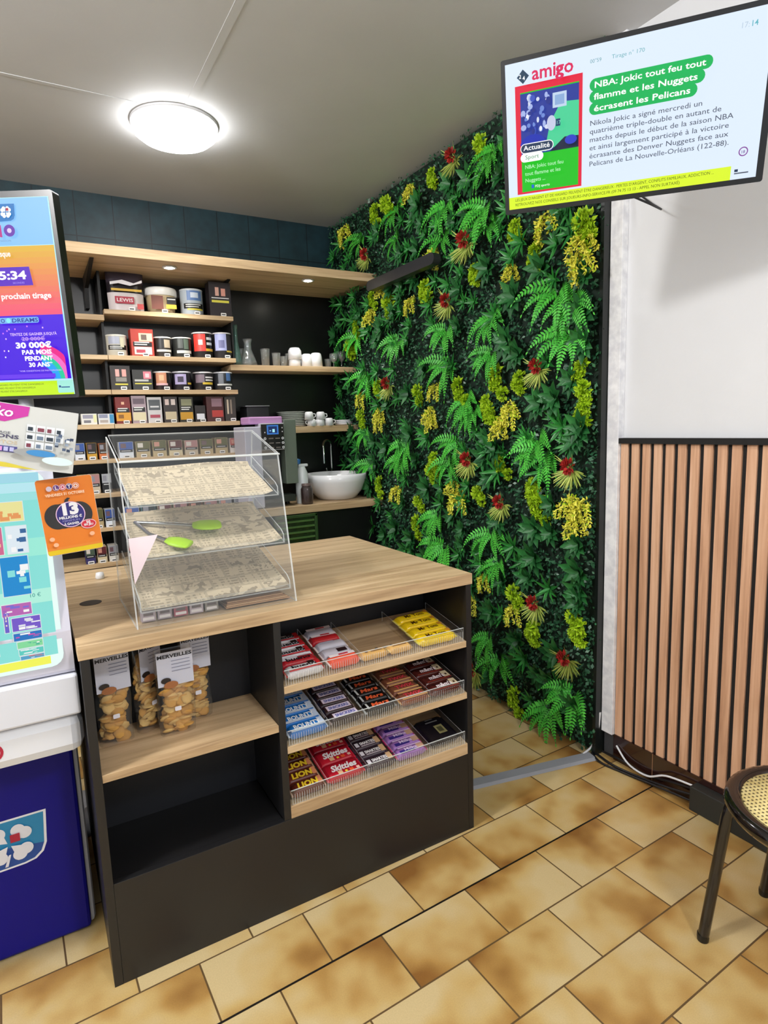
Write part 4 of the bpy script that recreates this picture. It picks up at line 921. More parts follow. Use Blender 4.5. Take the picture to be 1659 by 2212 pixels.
rowd = [(247, 280, 858, ('7A2420', '66181A', [(0.4, 0.6, 0.72, 0.82, 'E0B090'), *WN(0.42, 0.58), (0.0, 1, 0.1, 0.42, 'D89A34'), (0.15, 0.5, 0.2, 0.34, '8A5A20')]), 'red and orange tall tobacco pack'),
        (282, 314, 855, ('A8949C', '8C7A84', [(0.1, 0.9, 0.7, 0.9, '6A5A64'), *WN(0.42, 0.58), (0.05, 0.95, 0.1, 0.40, 'D8CCA8')]), 'mauve and cream tall tobacco pack'),
        (316, 348, 858, ('C8C4C4', 'E0DCDC', [(0.1, 0.9, 0.5, 0.9, '54585C'), (0.2, 0.8, 0.6, 0.66, 'D0D0D0'), (0.15, 0.85, 0.2, 0.32, 'A84858')]), 'pale grey tobacco pack with a small red label'),
        (351, 382, 857, ('3A3230', 'D8D4D0', [(0.12, 0.4, 0.68, 0.9, 'D8C0B8'), (0.55, 0.85, 0.68, 0.9, 'D8C8C0'), (0.1, 0.9, 0.12, 0.42, 'C8B898')]), 'black and beige tobacco pack on the fourth shelf'),
        (385, 416, 858, ('2E2C1E', 'D8D898', [(0.15, 0.9, 0.66, 0.92, '8A8A6A'), *WN(0.44, 0.6), (0.05, 0.95, 0.1, 0.40, 'C89424')]), 'amber-footed tobacco pack with a pale green top'),
        (420, 443, 876, ('26201F', '1E1818', [(0.15, 0.9, 0.15, 0.5, 'E4E4EA')]), 'short black pack with a white panel'),
        (444, 482, 857, ('4A2222', 'C8B8B8', [(0.3, 0.9, 0.6, 0.92, '8A6A74'), (0.3, 0.95, 0.18, 0.45, 'B03A34')]), 'maroon and red tobacco pack, last but one'),
        (484, 508, 858, ('3A3430', 'B8A898', [(0.2, 0.35, 0.3, 0.9, 'C8B8A0'), (0.5, 0.65, 0.3, 0.9, '8A7C6C')]), 'dark brown pack at the end of the fourth shelf')]
for x0, x1, yt, spec, lb in rowd: item('box', x0, x1, yt, z, spec, lb, 'tobacco_pack', 'pack')

# rows of packs on the lower shelves
PAL = [('Dark green and purple', '4A5A4A', '3A3468'), ('Grey and white', '8C8C94', 'D8D4CC'), ('Rose and beige', 'B08080', 'C8B8A0'), ('Black and gold', '26221F', 'C89830'), ('Red and white', 'A83030', 'E4DCD8'), ('Blue and white', '34549C', 'DDE2EA'),
       ('Charcoal and teal', '2C3234', '4A8C98'), ('Maroon and cream', '5C2428', 'D8C8A4'), ('Brown and orange', '4A3426', 'C8703A'), ('White and yellow', 'E0DED8', 'D8C04A'), ('Silver and black', 'A8AAB0', '222224'), ('Olive and tan', '5A5A34', 'B8A47C')]
def pack(x, zt, w, h, k, label):
    nm, c1, c2 = PAL[k]
    t = thing('cigarette_pack', label, 'pack', (x, 3.945, zt+0.0004), group=G_ROW)
    mb = MB(); mb.box(-w/2, w/2, 0, 0.085, 0, h, P(c2, 0.4), mats=[None, None, None, None, None, P(c2, 0.4)])
    patches(mb, w, h, [(0.02, 0.98, 0.52, 0.99, c1), (0.12, 0.5, 0.62, 0.9, rr.choice(['C89080', '8A8A94', 'D8D0C8', '6A5058'])), (0.05, 0.95, 0.36, 0.52, '1A1A1A'), (0.15, 0.8, 0.42, 0.46, 'D8D8D8')])
    mb.build('carton', t); tag_card(t, 0.0)
ROWN = ['fifth', 'sixth', 'seventh', 'eighth']
xs_of = lambda px: at(px, 1000, 1, 3.945).x
NUMW = ['first', 'second', 'third', 'fourth', 'fifth', 'sixth', 'seventh', 'eighth', 'ninth', 'tenth', 'eleventh', 'twelfth', 'thirteenth', 'fourteenth']
for ri, (zi, hh) in enumerate(((3, 0.095), (4, 0.115), (5, 0.11), (6, 0.10))):
    zt = TZ[zi][0]; i = 0
    xs = [(xs_of(175)+0.0635*k, 0.052) for k in range(4) if xs_of(175)+0.0635*k < RXM-0.03]+[(RXM+0.052+0.0955*k, 0.080) for k in range(8)]
    for x, w in xs:
        if ri == 3 and x > 0.9: continue
        kk = rr.randrange(len(PAL)); nm = PAL[kk][0].lower()
        pack(x, zt, w, hh*rr.uniform(0.94, 1.06), kk, '%s cigarette pack, %s along on the %s tobacco shelf down' % (nm, NUMW[i], ROWN[ri])); i += 1

# ------------------------------------------------------------------ glasses, cups, plates
GS, PS, WT = 1.921, 1.512, 1.003
def glassware(px, wpx, pyt, shelfz, y, prof, label, name, cat, group, mat=GLASS, handle=None):
    c = at(px, pyt, 1, y); r = wpx/2*(at(px+1, pyt, 1, y).x-at(px, pyt, 1, y).x); h = c.z-shelfz
    mb = MB(); mb.lathe([(a*r, b*h) for a, b in prof], n=20, mat=mat, cap=(True, False)); o = mb.build(name); place(o, (c.x, y, shelfz+0.0005)); tag(o, label, cat, group)
    return o
TUMB = [(0.0, 0.02), (0.78, 0.0), (1.0, 0.95), (1.0, 1.0), (0.95, 1.0), (0.74, 0.06), (0.0, 0.06)]
STEMG = [(0.0, 0.0), (0.85, 0.0), (0.8, 0.02), (0.12, 0.06), (0.12, 0.35), (0.7, 0.5), (1.0, 0.75), (0.85, 1.0), (0.8, 1.0), (0.93, 0.75), (0.6, 0.52), (0, 0.42)]
CARAFE = [(0, 0), (1.0, 0.0), (1.0, 0.12), (0.75, 0.35), (0.45, 0.6), (0.42, 0.85), (0.6, 1.0), (0.55, 1.0), (0.38, 0.85), (0.4, 0.6), (0.7, 0.35), (0.93, 0.14), (0, 0.04)]
JUG = [(0, 0), (0.95, 0), (1.0, 0.3), (0.75, 0.55), (0.6, 0.8), (0.8, 1.0), (0.75, 1.0), (0.55, 0.8), (0.7, 0.55), (0.93, 0.3), (0, 0.04)]
GG = 'glasses on the upper glass shelf'
glassware(507, 20, 702, GS, 4.03, CARAFE, 'slim greenish glass bottle behind the tobacco tins', 'glass_bottle', 'bottle', GG, clear_mat('green_bottle_glass', (0.6, 0.8, 0.75), 0.1, (0.5, 0.7, 0.65), 1.6))
glassware(534, 36, 733, GS, 4.05, CARAFE, 'clear glass carafe with a narrow neck', 'carafe', 'carafe', GG)
glassware(520, 22, 754, GS, 4.12, TUMB, 'short tumbler beside the carafe', 'glass_tumbler', 'glass', GG)
glassware(572, 20, 754, GS, 4.04, TUMB, 'taller clear tumbler standing between carafe and cups', 'glass_tumbler', 'glass', GG)
glassware(596, 18, 763, GS, 4.03, TUMB, 'squat clear tumbler near the white cups', 'glass_tumbler', 'glass', GG)
glassware(612, 15, 770, GS, 4.06, TUMB, 'smallest clear tumbler, next to the squat one', 'glass_tumbler', 'glass', GG)
glassware(624, 16, 764, GS, 4.09, TUMB, 'clear tumbler half hidden by the stacked white cups', 'glass_tumbler', 'glass', GG)
glassware(720, 18, 764, GS, 4.05, STEMG, 'stemmed glass beside the white cups, nearest to them', 'stemmed_glass', 'glass', GG)
glassware(737, 17, 760, GS, 4.05, STEMG, 'stemmed glass close to the plant wall', 'stemmed_glass', 'glass', GG)
glassware(708, 14, 776, GS, 4.08, TUMB, 'tiny tumbler between cups and stemmed glasses', 'glass_tumbler', 'glass', GG)
CER = P('EEEFF2', 0.18, coat=0.3)
UPC = [(0, 1.0), (0.62, 1.0), (0.78, 0.93), (0.9, 0.7), (1.0, 0.0), (0.95, 0.0), (0.84, 0.68), (0, 0.9)]
def cup(px, wpx, pyt, pyb, y, label, group, zbase=None, handle=True, sgn=1, prof=UPC):
    c = at(px, pyt, 1, y); r = wpx/2*(at(px+1, pyt, 1, y).x-at(px, pyt, 1, y).x); zb = zbase if zbase is not None else at(px, pyb, 1, y).z; h = c.z-zb
    t = thing('white_cup', label, 'cup', (c.x, y, zb+0.0005), group=group)
    mb = MB(); mb.lathe([(a*r, b*h) for a, b in prof], n=24, mat=CER, cap=(False, False)); mb.build('bowl', t)
    if handle:
        mb = MB(); mb.tube([(sgn*r*0.82, 0, h*0.75), (sgn*r*1.35, -0.004, h*0.72), (sgn*r*1.42, -0.006, h*0.4), (sgn*r*0.92, 0, h*0.22)], 0.0035, CER, 6); mb.build('handle', t)
    return t, zb+h
CG = 'white cups turned over on the shelves'
cup(647, 24, 767, 790, 4.13, 'white cup under the stacked bowl on the glass shelf', CG, GS, False)
glassware(636, 28, 752, GS+0.0505, 4.06, [(0, 1), (0.7, 1), (0.95, 0.75), (1.0, 0.0), (0.95, 0.0), (0.9, 0.7), (0, 0.94)], 'white bowl upside down on top of the tumblers', 'white_bowl', 'bowl', CG, CER)
glassware(636, 25, 770, GS, 4.06, UPC, 'white cup carrying the upturned bowl', 'white_cup', 'cup', CG, CER)
cup(662, 23, 765, 790, 4.045, 'white cup second from the stemmed glasses', CG, GS, False)
cup(682, 26, 763, 790, 4.04, 'white cup nearest the stemmed glasses', CG, GS, False)
CP = 'coffee cups by the plates'
for i, (px, yt) in enumerate(((673, 905), (691, 904), (710, 903))):
    cup(px, 19, yt, 918, 4.0, ['white coffee cup beside the plate stack, lower row', 'white coffee cup in the middle of the lower row', 'white coffee cup next to the shallow dishes'][i], CP, PS, True, 1 if i == 2 else -1)
PZ = at(682, 890, 1, 4.03).z
for i, px in enumerate((667, 692)):
    cup(px, 19, 889.5, 905, 4.0, ['upper coffee cup leaning by the plate stack', 'upper coffee cup with its handle outwards'][i], CP, PS+0.044, True, 1)
for k in range(9):
    c = at(640-k*0.9, 914, 1, 4.06); mb = MB(); rad = 0.086+0.002*k
    mb.lathe([(0, 0.0), (rad*0.6, 0.0), (rad, 0.009), (rad*0.99, 0.0105), (rad*0.58, 0.003), (0, 0.003)], n=32, mat=P('C9CDC6', 0.25) if k > 0 else P('DADCD8', 0.25), cap=(False, False))
    o = mb.build('dinner_plate'); place(o, (c.x, 4.09, PS+0.0006+0.0115*k)); tag(o, 'white plate in the stack by the coffee machine, %s up' % NUMW[k], 'plate', 'plates in the stack')
for k in range(3):
    c = at(743, 914, 1, 4.06); mb = MB(); rad = 0.072; mb.lathe([(0, 0), (rad*0.7, 0.0), (rad, 0.012), (rad*0.97, 0.0125), (rad*0.66, 0.003), (0, 0.003)], n=32, mat=CER, cap=(False, False))
    o = mb.build('saucer'); place(o, (c.x, 4.06, PS+0.0006+0.0125*k)); tag(o, 'white saucer near the plant wall, %s from the shelf' % ['lowest', 'middle', 'highest'][k], 'saucer', 'saucers by the plant wall')

# ------------------------------------------------------------------ coffee machine and sink
cmx0, cmx1 = at(562, 940, 1, 3.72).x, at(640, 940, 1, 3.72).x
zt = at(590, 916, 1, 3.72).z
cm = thing('coffee_machine', 'grey-green coffee machine with a black button panel on the worktop', 'coffee machine', ((cmx0+cmx1)/2, 3.85, WT))
pz0, pz1 = at(588, 972, 1, 3.70).z, at(588, 914, 1, 3.70).z; px0, px1 = at(563, 940, 1, 3.70).x, at(614, 940, 1, 3.70).x
GRN = P('6B776B', 0.35)
sx0 = at(614, 940, 1, 3.72).x
mb = MB(); mb.box(sx0, cmx1, 3.72, 4.12, at(625, 1045, 1, 3.72).z, at(625, 906, 1, 3.72).z, GRN); mb.build('side_housing', cm, world=True, bevel=0.004)
mb = MB(); mb.box(cmx0, sx0-0.001, 3.80, 4.12, WT+0.03, zt, P('18191A', 0.4)); mb.build('body', cm, world=True, bevel=0.004)
mb = MB(); mb.box(px0, px1, 3.70, 3.80, pz0, pz1, P('C9CAD0', 0.3)); pn = mb.build('panel_frame', cm, world=True, bevel=0.003)
PW, PH = px1-px0, pz1-pz0
a = Art(M=frame((px0, 3.70, pz0), (1, 0, 0), (0, 0, 1)), step=0.0004, start=0.0004)
a.rect(0.004, 0.004, PW-0.002, PH-0.006, P('111214', 0.25)); a.rect(PW*0.27, PH*0.58, PW*0.76, PH*0.93, E('3C78C8', 0.9)); a.rect(PW*0.33, PH*0.63, PW*0.70, PH*0.88, E('1C3468', 0.8)); a.rect(PW*0.50, PH*0.66, PW*0.60, PH*0.78, E('A8ECF4', 1)); a.rect(PW*0.38, PH*0.70, PW*0.44, PH*0.74, E('8CC8F0', 1))
for k in range(3):
    for u in (0.17, 0.92): a.ell(PW*u, PH*(0.43-0.17*k), 0.0085, 0.0085, P('E4E6EA', 0.3), 16); a.ell(PW*u, PH*(0.43-0.17*k), 0.0035, 0.0035, P('202124', 0.3), 12)
    a.rect(PW*0.32, PH*(0.41-0.17*k), PW*0.52, PH*(0.45-0.17*k), P('7C7670', 0.4)); a.rect(PW*0.60, PH*(0.41-0.17*k), PW*0.80, PH*(0.45-0.17*k), P('7C7670', 0.4))
for u, v in ((0.16, 0.66), (0.90, 0.82), (0.90, 0.68)): a.ell(PW*u, PH*v, 0.004, 0.004, P('E4E6EA', 0.3), 12)
m = a.mb; m.build('button_panel', cm, world=True)
mb = MB(); mb.box(cmx0, sx0+0.05, 3.70, 3.80, WT+0.03, WT+0.075, P('2A302C', 0.3)); mb.build('drip_tray', cm, world=True, bevel=0.003)
for sx in (cmx0+0.03, cmx1-0.04):
    mb = MB(); mb.lathe([(0.016, 0), (0.016, 0.031)], c=(sx, 3.84, WT+0.0003), n=14, mat=BLK); mb.build('foot', cm, world=True)
    mb = MB(); mb.lathe([(0.016, 0), (0.016, 0.031)], c=(sx, 4.08, WT+0.0003), n=14, mat=BLK); mb.build('foot', cm, world=True)
bz = at(588, 880, 1, 3.9); 
mb = MB(); mb.box(at(533, 890, 1, 3.92).x, at(582, 890, 1, 3.92).x, 3.92, 4.07, zt+0.001, at(560, 878, 1, 3.92).z, P('1C1C20', 0.25)); mb.build('bean_hopper', cm, world=True, bevel=0.006)
mb = MB(); mb.box(at(530, 879, 1, 3.92).x, at(582, 879, 1, 3.92).x, 3.915, 4.075, at(560, 878, 1, 3.92).z+0.0005, at(560, 878, 1, 3.92).z+0.006, P('A8A8AC', 0.2, 0.8)); mb.build('hopper_lid', cm, world=True)
pk = MB(); pk.box(at(537, 905, 1, 3.73).x, sx0-0.003, 3.73, 3.905, zt+0.0012, at(575, 900, 1, 3.73).z, P('C795C9', 0.6, bump=0.4)); tag(pk.build('pink_cloth_pack', bevel=0.008), 'folded lilac pink cloth bundle on top of the coffee machine', 'cloth')
wx0, wx1 = at(527, 960, 1, 3.74).x, at(560, 960, 1, 3.74).x
mc = thing('milk_cooler', 'slim lavender white box standing left of the coffee machine', 'milk cooler', ((wx0+wx1)/2, 3.85, WT))
mb = MB(); mb.box(wx0-0.008, cmx0-0.004, 3.69, 3.92, WT+0.006, at(545, 922, 1, 3.69).z, P('C9C8DA', 0.35)); mb.build('housing', mc, world=True, bevel=0.005)
mb = MB(); mb.box(wx0-0.004, cmx0-0.012, 3.70, 3.91, WT+0.0004, WT+0.006, BLK); mb.build('foot', mc, world=True)

# vessel sink and tap
sl, sr = at(668, 1030, 1, 3.86), at(790, 1030, 1, 3.86); sr_ = (sr.x-sl.x)/2; scx = (sl.x+sr.x)/2; szt = at(730, 1026, 1, 3.70).z
mb = MB(); hb = szt-WT
mb.lathe([(0, 0.02), (sr_*0.52, 0.001), (sr_*0.60, 0.003), (sr_*0.80, hb*0.30), (sr_*0.95, hb*0.70), (sr_, hb), (sr_*0.97, hb), (sr_*0.90, hb*0.68), (sr_*0.72, hb*0.35), (0, hb*0.12)], n=48, mat=CER, cap=(False, False))
sk_ = mb.build('vessel_sink'); place(sk_, (scx-0.012, 3.87, WT+0.0004)); tag(sk_, 'round white ceramic vessel sink on the oak worktop', 'sink')
tx = at(716, 1000, 1, 4.12).x; tz = at(702, 951, 1, 4.12).z; tl = at(688, 1000, 1, 4.12).x; rr2 = (tx-tl)/2
tp = thing('sink_tap', 'tall chrome swan-neck tap behind the white sink', 'tap', (tx, 4.12, WT))
pts = [(0, 0, 0.0), (0, 0, tz-WT-rr2)]+[(-rr2+rr2*math.cos(math.radians(t)), -0.10*(t/180), tz-WT-rr2+rr2*math.sin(math.radians(t))) for t in range(15, 181, 15)]+[(-2*rr2, -0.10, at(688, 1002, 1, 4.02).z-WT)]
mb = MB(); mb.tube(pts, 0.009, CHROME, 12); mb.build('spout', tp)
mb = MB(); mb.lathe([(0.022, 0.0005), (0.022, 0.02), (0.014, 0.03)], n=20, mat=CHROME); mb.build('base', tp)
mb = MB(); mb.tube([(-0.012, 0, 0.10), (-0.05, -0.01, 0.20)], 0.006, CHROME, 8); mb.build('lever', tp)
# bottles by the sink
c = at(652, 1040, 1, 3.78)
t = thing('spray_bottle', 'white detergent bottle with a blue cap between machine and sink', 'bottle', (c.x, 3.78, WT+0.0004))
mb = MB(); hh = at(652, 1008, 1, 3.78).z-WT; mb.lathe([(0.040, 0), (0.042, 0.01), (0.042, hh*0.82), (0.024, hh)], n=20, mat=P('DFE6E8', 0.3)); mb.build('body', t)
mb = MB(); mb.box(-0.022, 0.045, -0.012, 0.012, hh+0.0005, hh+0.018, P('E8EEF0', 0.3)); mb.build('pump_head', t, bevel=0.004)
mb = MB(); mb.lathe([(0.017, 0), (0.018, 0.03), (0.0, 0.036)], c=(-0.022, 0, hh+0.0185), n=16, mat=P('2E6CA8', 0.35)); mb.build('blue_cap', t)
c = at(664, 1060, 1, 3.72)
t = thing('storage_jar', 'dark brown glass jar standing in front of the sink', 'jar', (c.x-0.006, 3.715, WT+0.0004))
mb = MB(); mb.lathe([(0.036, 0), (0.040, 0.01), (0.040, 0.10), (0.030, 0.12)], n=20, mat=P('33211F', 0.12, coat=0.6, bump=0.5)); mb.build('body', t)
mb = MB(); mb.lathe([(0.033, 0.1205), (0.033, 0.135), (0, 0.137)], n=20, mat=P('6A5A56', 0.2)); mb.build('lid', t)
c = at(800, 1058, 1, 3.82); mb = MB(); mb.lathe([(0.024, 0), (0.034, 0.02), (0.032, 0.07), (0.022, 0.085), (0, 0.086)], n=20, mat=P('4A4248', 0.15, coat=0.5)); o = mb.build('dark_pot'); place(o, (c.x-0.01, 3.84, WT+0.0004)); tag(o, 'small dark pot between the sink and the plants', 'pot')

# green crate seen on the cabinet below the worktop
q0, q1 = at(600, 1170, 1, 3.64), at(684, 1106, 1, 3.64)
gc = thing('green_crate', 'dark green ribbed plastic crate under the sink worktop', 'crate', ((q0.x+q1.x)/2, 3.6, 0.0))
gx0, gx1, gz1 = q1.x-0.30, q1.x, q1.z-0.004
GC = P('2E4A26', 0.25, coat=0.4)
GZ0 = 0.72
mb = MB()
for (x0, x1, z0, z1) in ((gx0, gx1, GZ0, GZ0+0.02), (gx0, gx1, gz1-0.02, gz1), (gx0, gx0+0.02, GZ0, gz1), (gx1-0.02, gx1, GZ0, gz1)): mb.box(x0, x1, 3.625, 3.645, z0, z1, GC)
mb.build('frame', gc, world=True, bevel=0.004)
mb = MB(); mb.box(gx0+0.02, gx1-0.02, 3.645, 3.677, GZ0+0.02, gz1-0.02, P('1E3218', 0.2, coat=0.5)); mb.build('back', gc, world=True)
for k in range(5):
    z = GZ0+0.035+k*0.036
    mb = MB(); mb.box(gx0+0.02, gx1-0.02, 3.632, 3.645, z, z+0.014, P('4C6E3A', 0.2, coat=0.5)); mb.build('rib', gc, world=True, bevel=0.003)
mb = MB()
mb.box(gx0+0.01, gx0+0.03, 3.65, 3.67, 0.0005, GZ0+0.01, BLK); mb.box(gx1-0.03, gx1-0.01, 3.65, 3.67, 0.0005, GZ0+0.01, BLK); mb.build('stand_legs', gc, world=True)

# ------------------------------------------------------------------ clear pastry case on the counter
AX0, AX1 = 0.207, 0.669; CZ = 0.9747
pc = thing('pastry_case', 'clear acrylic pastry case with three tilted trays on the oak counter', 'display case', (0.438, 1.88, CZ))
TH = 0.004
def sheet(pts3, name, thick=TH, edge=None):
    """flat acrylic sheet from its outline, thickened, with edges coloured pale for the light piped into them"""
    mb = MB(); P3 = [Vector(p) for p in pts3]; nrm = (P3[1]-P3[0]).cross(P3[2]-P3[0]).normalized()*thick; n = len(P3)
    v = [tuple(p) for p in P3]+[tuple(p+nrm) for p in P3]
    mb.add(v, [tuple(range(n))[::-1], tuple(range(n, 2*n))], ACRYL)
    mb.add(v, [(i, (i+1) % n, (i+1) % n+n, i+n) for i in range(n)], ACRYL_EDGE)
    return mb.build(name, pc, world=True)
prof = [(1.714, CZ), (1.806, 1.422), (2.045, 1.493), (2.075, 1.36), (2.085, CZ)]
for x in (AX0, AX1-TH): sheet([(x, y, z) for y, z in prof], 'side_panel')
sheet([(AX0+TH, 1.806, 1.424), (AX1-TH, 1.806, 1.424), (AX1-TH, 2.045, 1.495), (AX0+TH, 2.045, 1.495)], 'top_panel')
sheet([(AX0+TH, 1.7145, CZ+0.0004), (AX1-TH, 1.7145, CZ+0.0004), (AX1-TH, 1.806, 1.421), (AX0+TH, 1.806, 1.421)], 'front_flap', 0.003)
sheet([(AX0+TH, 1.72, CZ+0.0003), (AX0+TH, 2.083, CZ+0.0003), (AX1-TH, 2.083, CZ+0.0003), (AX1-TH, 1.72, CZ+0.0003)], 'base_panel', 0.003)
mb = MB(); mb.tube([(AX0, 1.805, 1.4235), (AX1, 1.805, 1.4235)], 0.0026, ACRYL_EDGE, 8); mb.build('front_edge_strip', pc, world=True)
TR = [((1.802, 1.296), (2.048, 1.378)), ((1.772, 1.150), (2.052, 1.240)), ((1.742, 1.010), (2.056, 1.100))]
for (y0, z0), (y1, z1) in TR:
    a0, a1 = AX0+0.012, AX1-0.012
    sheet([(a0, y0, z0), (a1, y0, z0), (a1, y1, z1), (a0, y1, z1)], 'tray_floor', 0.003)
    for x in (a0, a1-0.003): sheet([(x, y0, z0+0.003), (x, y1, z1+0.003), (x, y1, z1+0.034), (x, y0+0.02, z0+0.040), (x, y0, z0+0.026)], 'tray_side', 0.003)
    sheet([(a0, y0-0.003, z0), (a1, y0-0.003, z0), (a1, y0-0.003, z0+0.014), (a0, y0-0.003, z0+0.014)], 'tray_lip', 0.003)
# newsprint paper sheets
def news_mat(name, seed):
    m, nt, b = new_mat(name); N = nt.nodes.new; L = nt.links.new
    tc = N('ShaderNodeTexCoord'); mp = N('ShaderNodeMapping'); L(tc.outputs['Object'], mp.inputs[0]); mp.inputs['Location'].default_value = (seed, seed*0.7, 0)
    sx = N('ShaderNodeSeparateXYZ'); L(mp.outputs[0], sx.inputs[0])
    lines = mth(nt, 'GREATER_THAN', mth(nt, 'FRACT', mth(nt, 'MULTIPLY', sx.outputs[1], 62.0)), 0.45)
    n1 = N('ShaderNodeTexNoise'); n1.inputs['Scale'].default_value = 130; mp2 = N('ShaderNodeMapping'); mp2.inputs['Scale'].default_value = (1, 0.12, 1); L(mp.outputs[0], mp2.inputs[0]); L(mp2.outputs[0], n1.inputs[0])
    letters = mth(nt, 'GREATER_THAN', n1.outputs['Fac'], 0.5)
    br = N('ShaderNodeTexBrick'); br.inputs['Scale'].default_value = 1.0; br.inputs['Brick Width'].default_value = 0.085; br.inputs['Row Height'].default_value = 0.062; br.inputs['Mortar Size'].default_value = 0.004
    br.inputs['Color1'].default_value = (0, 0, 0, 1); br.inputs['Color2'].default_value = (1, 1, 1, 1); br.inputs['Mortar'].default_value = (0.5, 0.5, 0.5, 1); br.offset = 0.37; L(mp.outputs[0], br.inputs[0])
    sc = N('ShaderNodeSeparateColor'); L(br.outputs['Color'], sc.inputs[0])
    blk = mth(nt, 'LESS_THAN', sc.outputs[0], 0.7)
    n3 = N('ShaderNodeTexNoise'); n3.inputs['Scale'].default_value = 34; n3.inputs['Detail'].default_value = 3; L(mp.outputs[0], n3.inputs[0])
    pic = mth(nt, 'MULTIPLY', mth(nt, 'GREATER_THAN', sc.outputs[0], 0.62), mth(nt, 'GREATER_THAN', n3.outputs['Fac'], 0.53))
    ink = mth(nt, 'MULTIPLY', mth(nt, 'MULTIPLY', lines, letters), blk)
    ink = mth(nt, 'MAXIMUM', mth(nt, 'MULTIPLY', ink, 0.40), mth(nt, 'MULTIPLY', pic, 0.50))
    ink = mth(nt, 'MULTIPLY', ink, mth(nt, 'SUBTRACT', 1.0, br.outputs['Fac']))
    mx = N('ShaderNodeMix'); mx.data_type = 'RGBA'; L(mth(nt, 'MAXIMUM', ink, mth(nt, 'MULTIPLY', br.outputs['Fac'], 0.25)), mx.inputs[0]); mx.inputs[6].default_value = lin('D2C2A6'); mx.inputs[7].default_value = lin('4A3E32')
    L(mx.outputs[2], b.inputs['Base Color']); b.inputs['Roughness'].default_value = 0.7
    return m
def paper(k, x0, x1, wav, label):
    (y0, z0), (y1, z1) = TR[k]; d = Vector((0, y1-y0, z1-z0)); Ln = d.length; d.normalize()
    M = frame((x0, y0, z0+0.004), (1, 0, 0), d.cross(Vector((-1, 0, 0))))     # x right, z out of the tray
    M = Matrix(((1, 0, 0, x0), (0, d.y, -d.z, y0+0.002), (0, d.z, d.y, z0+0.0042), (0, 0, 0, 1)))
    nx, ny = 24, 12; v = []; w = x1-x0; l = Ln*0.98; mb = MB(); r_ = random.Random(k)
    for i in range(nx+1):
        for j in range(ny+1):
            u, t = i/nx, j/ny; up_ = 0.012*max(0, (t-0.85)/0.15)**2+0.0012+wav*(math.sin(u*7+t*3+k)*0.5+0.5)*t+0.010*max(0, (u-0.9)/0.1)**2*(1-t)
            v.append((u*w, t*l, up_))
    mb.add(v, [(i*(ny+1)+j, (i+1)*(ny+1)+j, (i+1)*(ny+1)+j+1, i*(ny+1)+j+1) for i in range(nx) for j in range(ny)], news_mat('newsprint_%d' % k, 0.31*k+0.1), True)
    o = mb.build('paper_sheet'); place(o, None, M=M); tag(o, label, 'paper', 'printed paper sheets in the pastry case'); return M
pm = [paper(0, 0.228, 0.640, 0.006, 'newsprint baking paper on the top tray of the clear case'), paper(1, 0.226, 0.650, 0.004, 'newsprint baking paper on the middle tray under the tongs'), paper(2, 0.224, 0.652, 0.002, 'newsprint baking paper on the bottom tray of the clear case')]
# folded kraft bags beneath the lowest tray
for k in range(4):
    mb = MB(); dx = 0.006*k; mb.box(0.455+dx*0.4, 0.655-dx, 1.745+0.004*k, 1.93, CZ+0.0045+0.0042*k, CZ+0.0083+0.0042*k, P(['A8825C', 'B8946C', '9A7450', 'B08A64'][k], 0.7)); o = mb.build('kraft_paper_bag', bevel=0.001)
    tag(o, 'flat kraft paper bag under the lowest tray, %s in its pile' % ['lowest', 'second', 'third', 'topmost'][k], 'paper bag', 'kraft bags under the case trays')
# little cards lying along the base of the case
for k, c in enumerate(('A8989C', '9C8E90', 'A05058', 'B0A0A4', '8C8478')):
    mb = MB(); x = 0.222+0.044*k; mb.box(x, x+0.038, 1.76, 1.785, CZ+0.0042, CZ+0.032, P(c, 0.5)); a = Art(M=Matrix.Translation((x, 1.76, CZ+0.004)), mb=mb); a.rect(0.004, 0.004, 0.034, 0.012, P('D8D0CC', 0.5)); a.rect(0.006, 0.016, 0.032, 0.024, P('6A5C58', 0.5))
    o = mb.build('small_card'); tag(o, 'small %s card in the foot of the clear case, %s in line' % (['grey pink', 'mauve grey', 'brick red', 'pale pink', 'taupe'][k], NUMW[k]), 'card', 'little cards in the foot of the case')
# tongs with lime green grips on the middle tray
tg = thing('serving_tongs', 'steel serving tongs with lime green tips on the middle tray', 'tongs', M=pm[1])
STL = P('B8BABC', 0.25, 1.0); LIME = P('A4D020', 0.4)
mb = MB(); mb.tube([(0.03, 0.215, 0.012), (0.13, 0.16, 0.020), (0.19, 0.125, 0.024)], 0.006, STL, 8); mb.build('arm', tg)
mb = MB(); mb.tube([(0.03, 0.215, 0.012), (0.055, 0.12, 0.014), (0.09, 0.055, 0.022)], 0.006, STL, 8); mb.build('arm', tg)
def tip(x, y, z, rz, L, w):
    mb = MB(); V_ = []; n = 12; M = Matrix.Translation((x, y, z)) @ Matrix.Rotation(rz, 4, 'Z')
    mb.lathe([(0.0, -0.5), (0.6, -0.46), (0.95, -0.2), (1.0, 0.1), (0.85, 0.42), (0.5, 0.49), (0, 0.5)], n=16, mat=LIME, M=M @ Matrix.Rotation(math.pi/2, 4, 'Y') @ Matrix.Diagonal((0.008, w/2, L, 1)), cap=(False, False)); mb.build('tip', tg)
tip(0.222, 0.118, 0.026, -0.15, 0.088, 0.066); tip(0.118, 0.026, 0.026, -0.75, 0.078, 0.056)
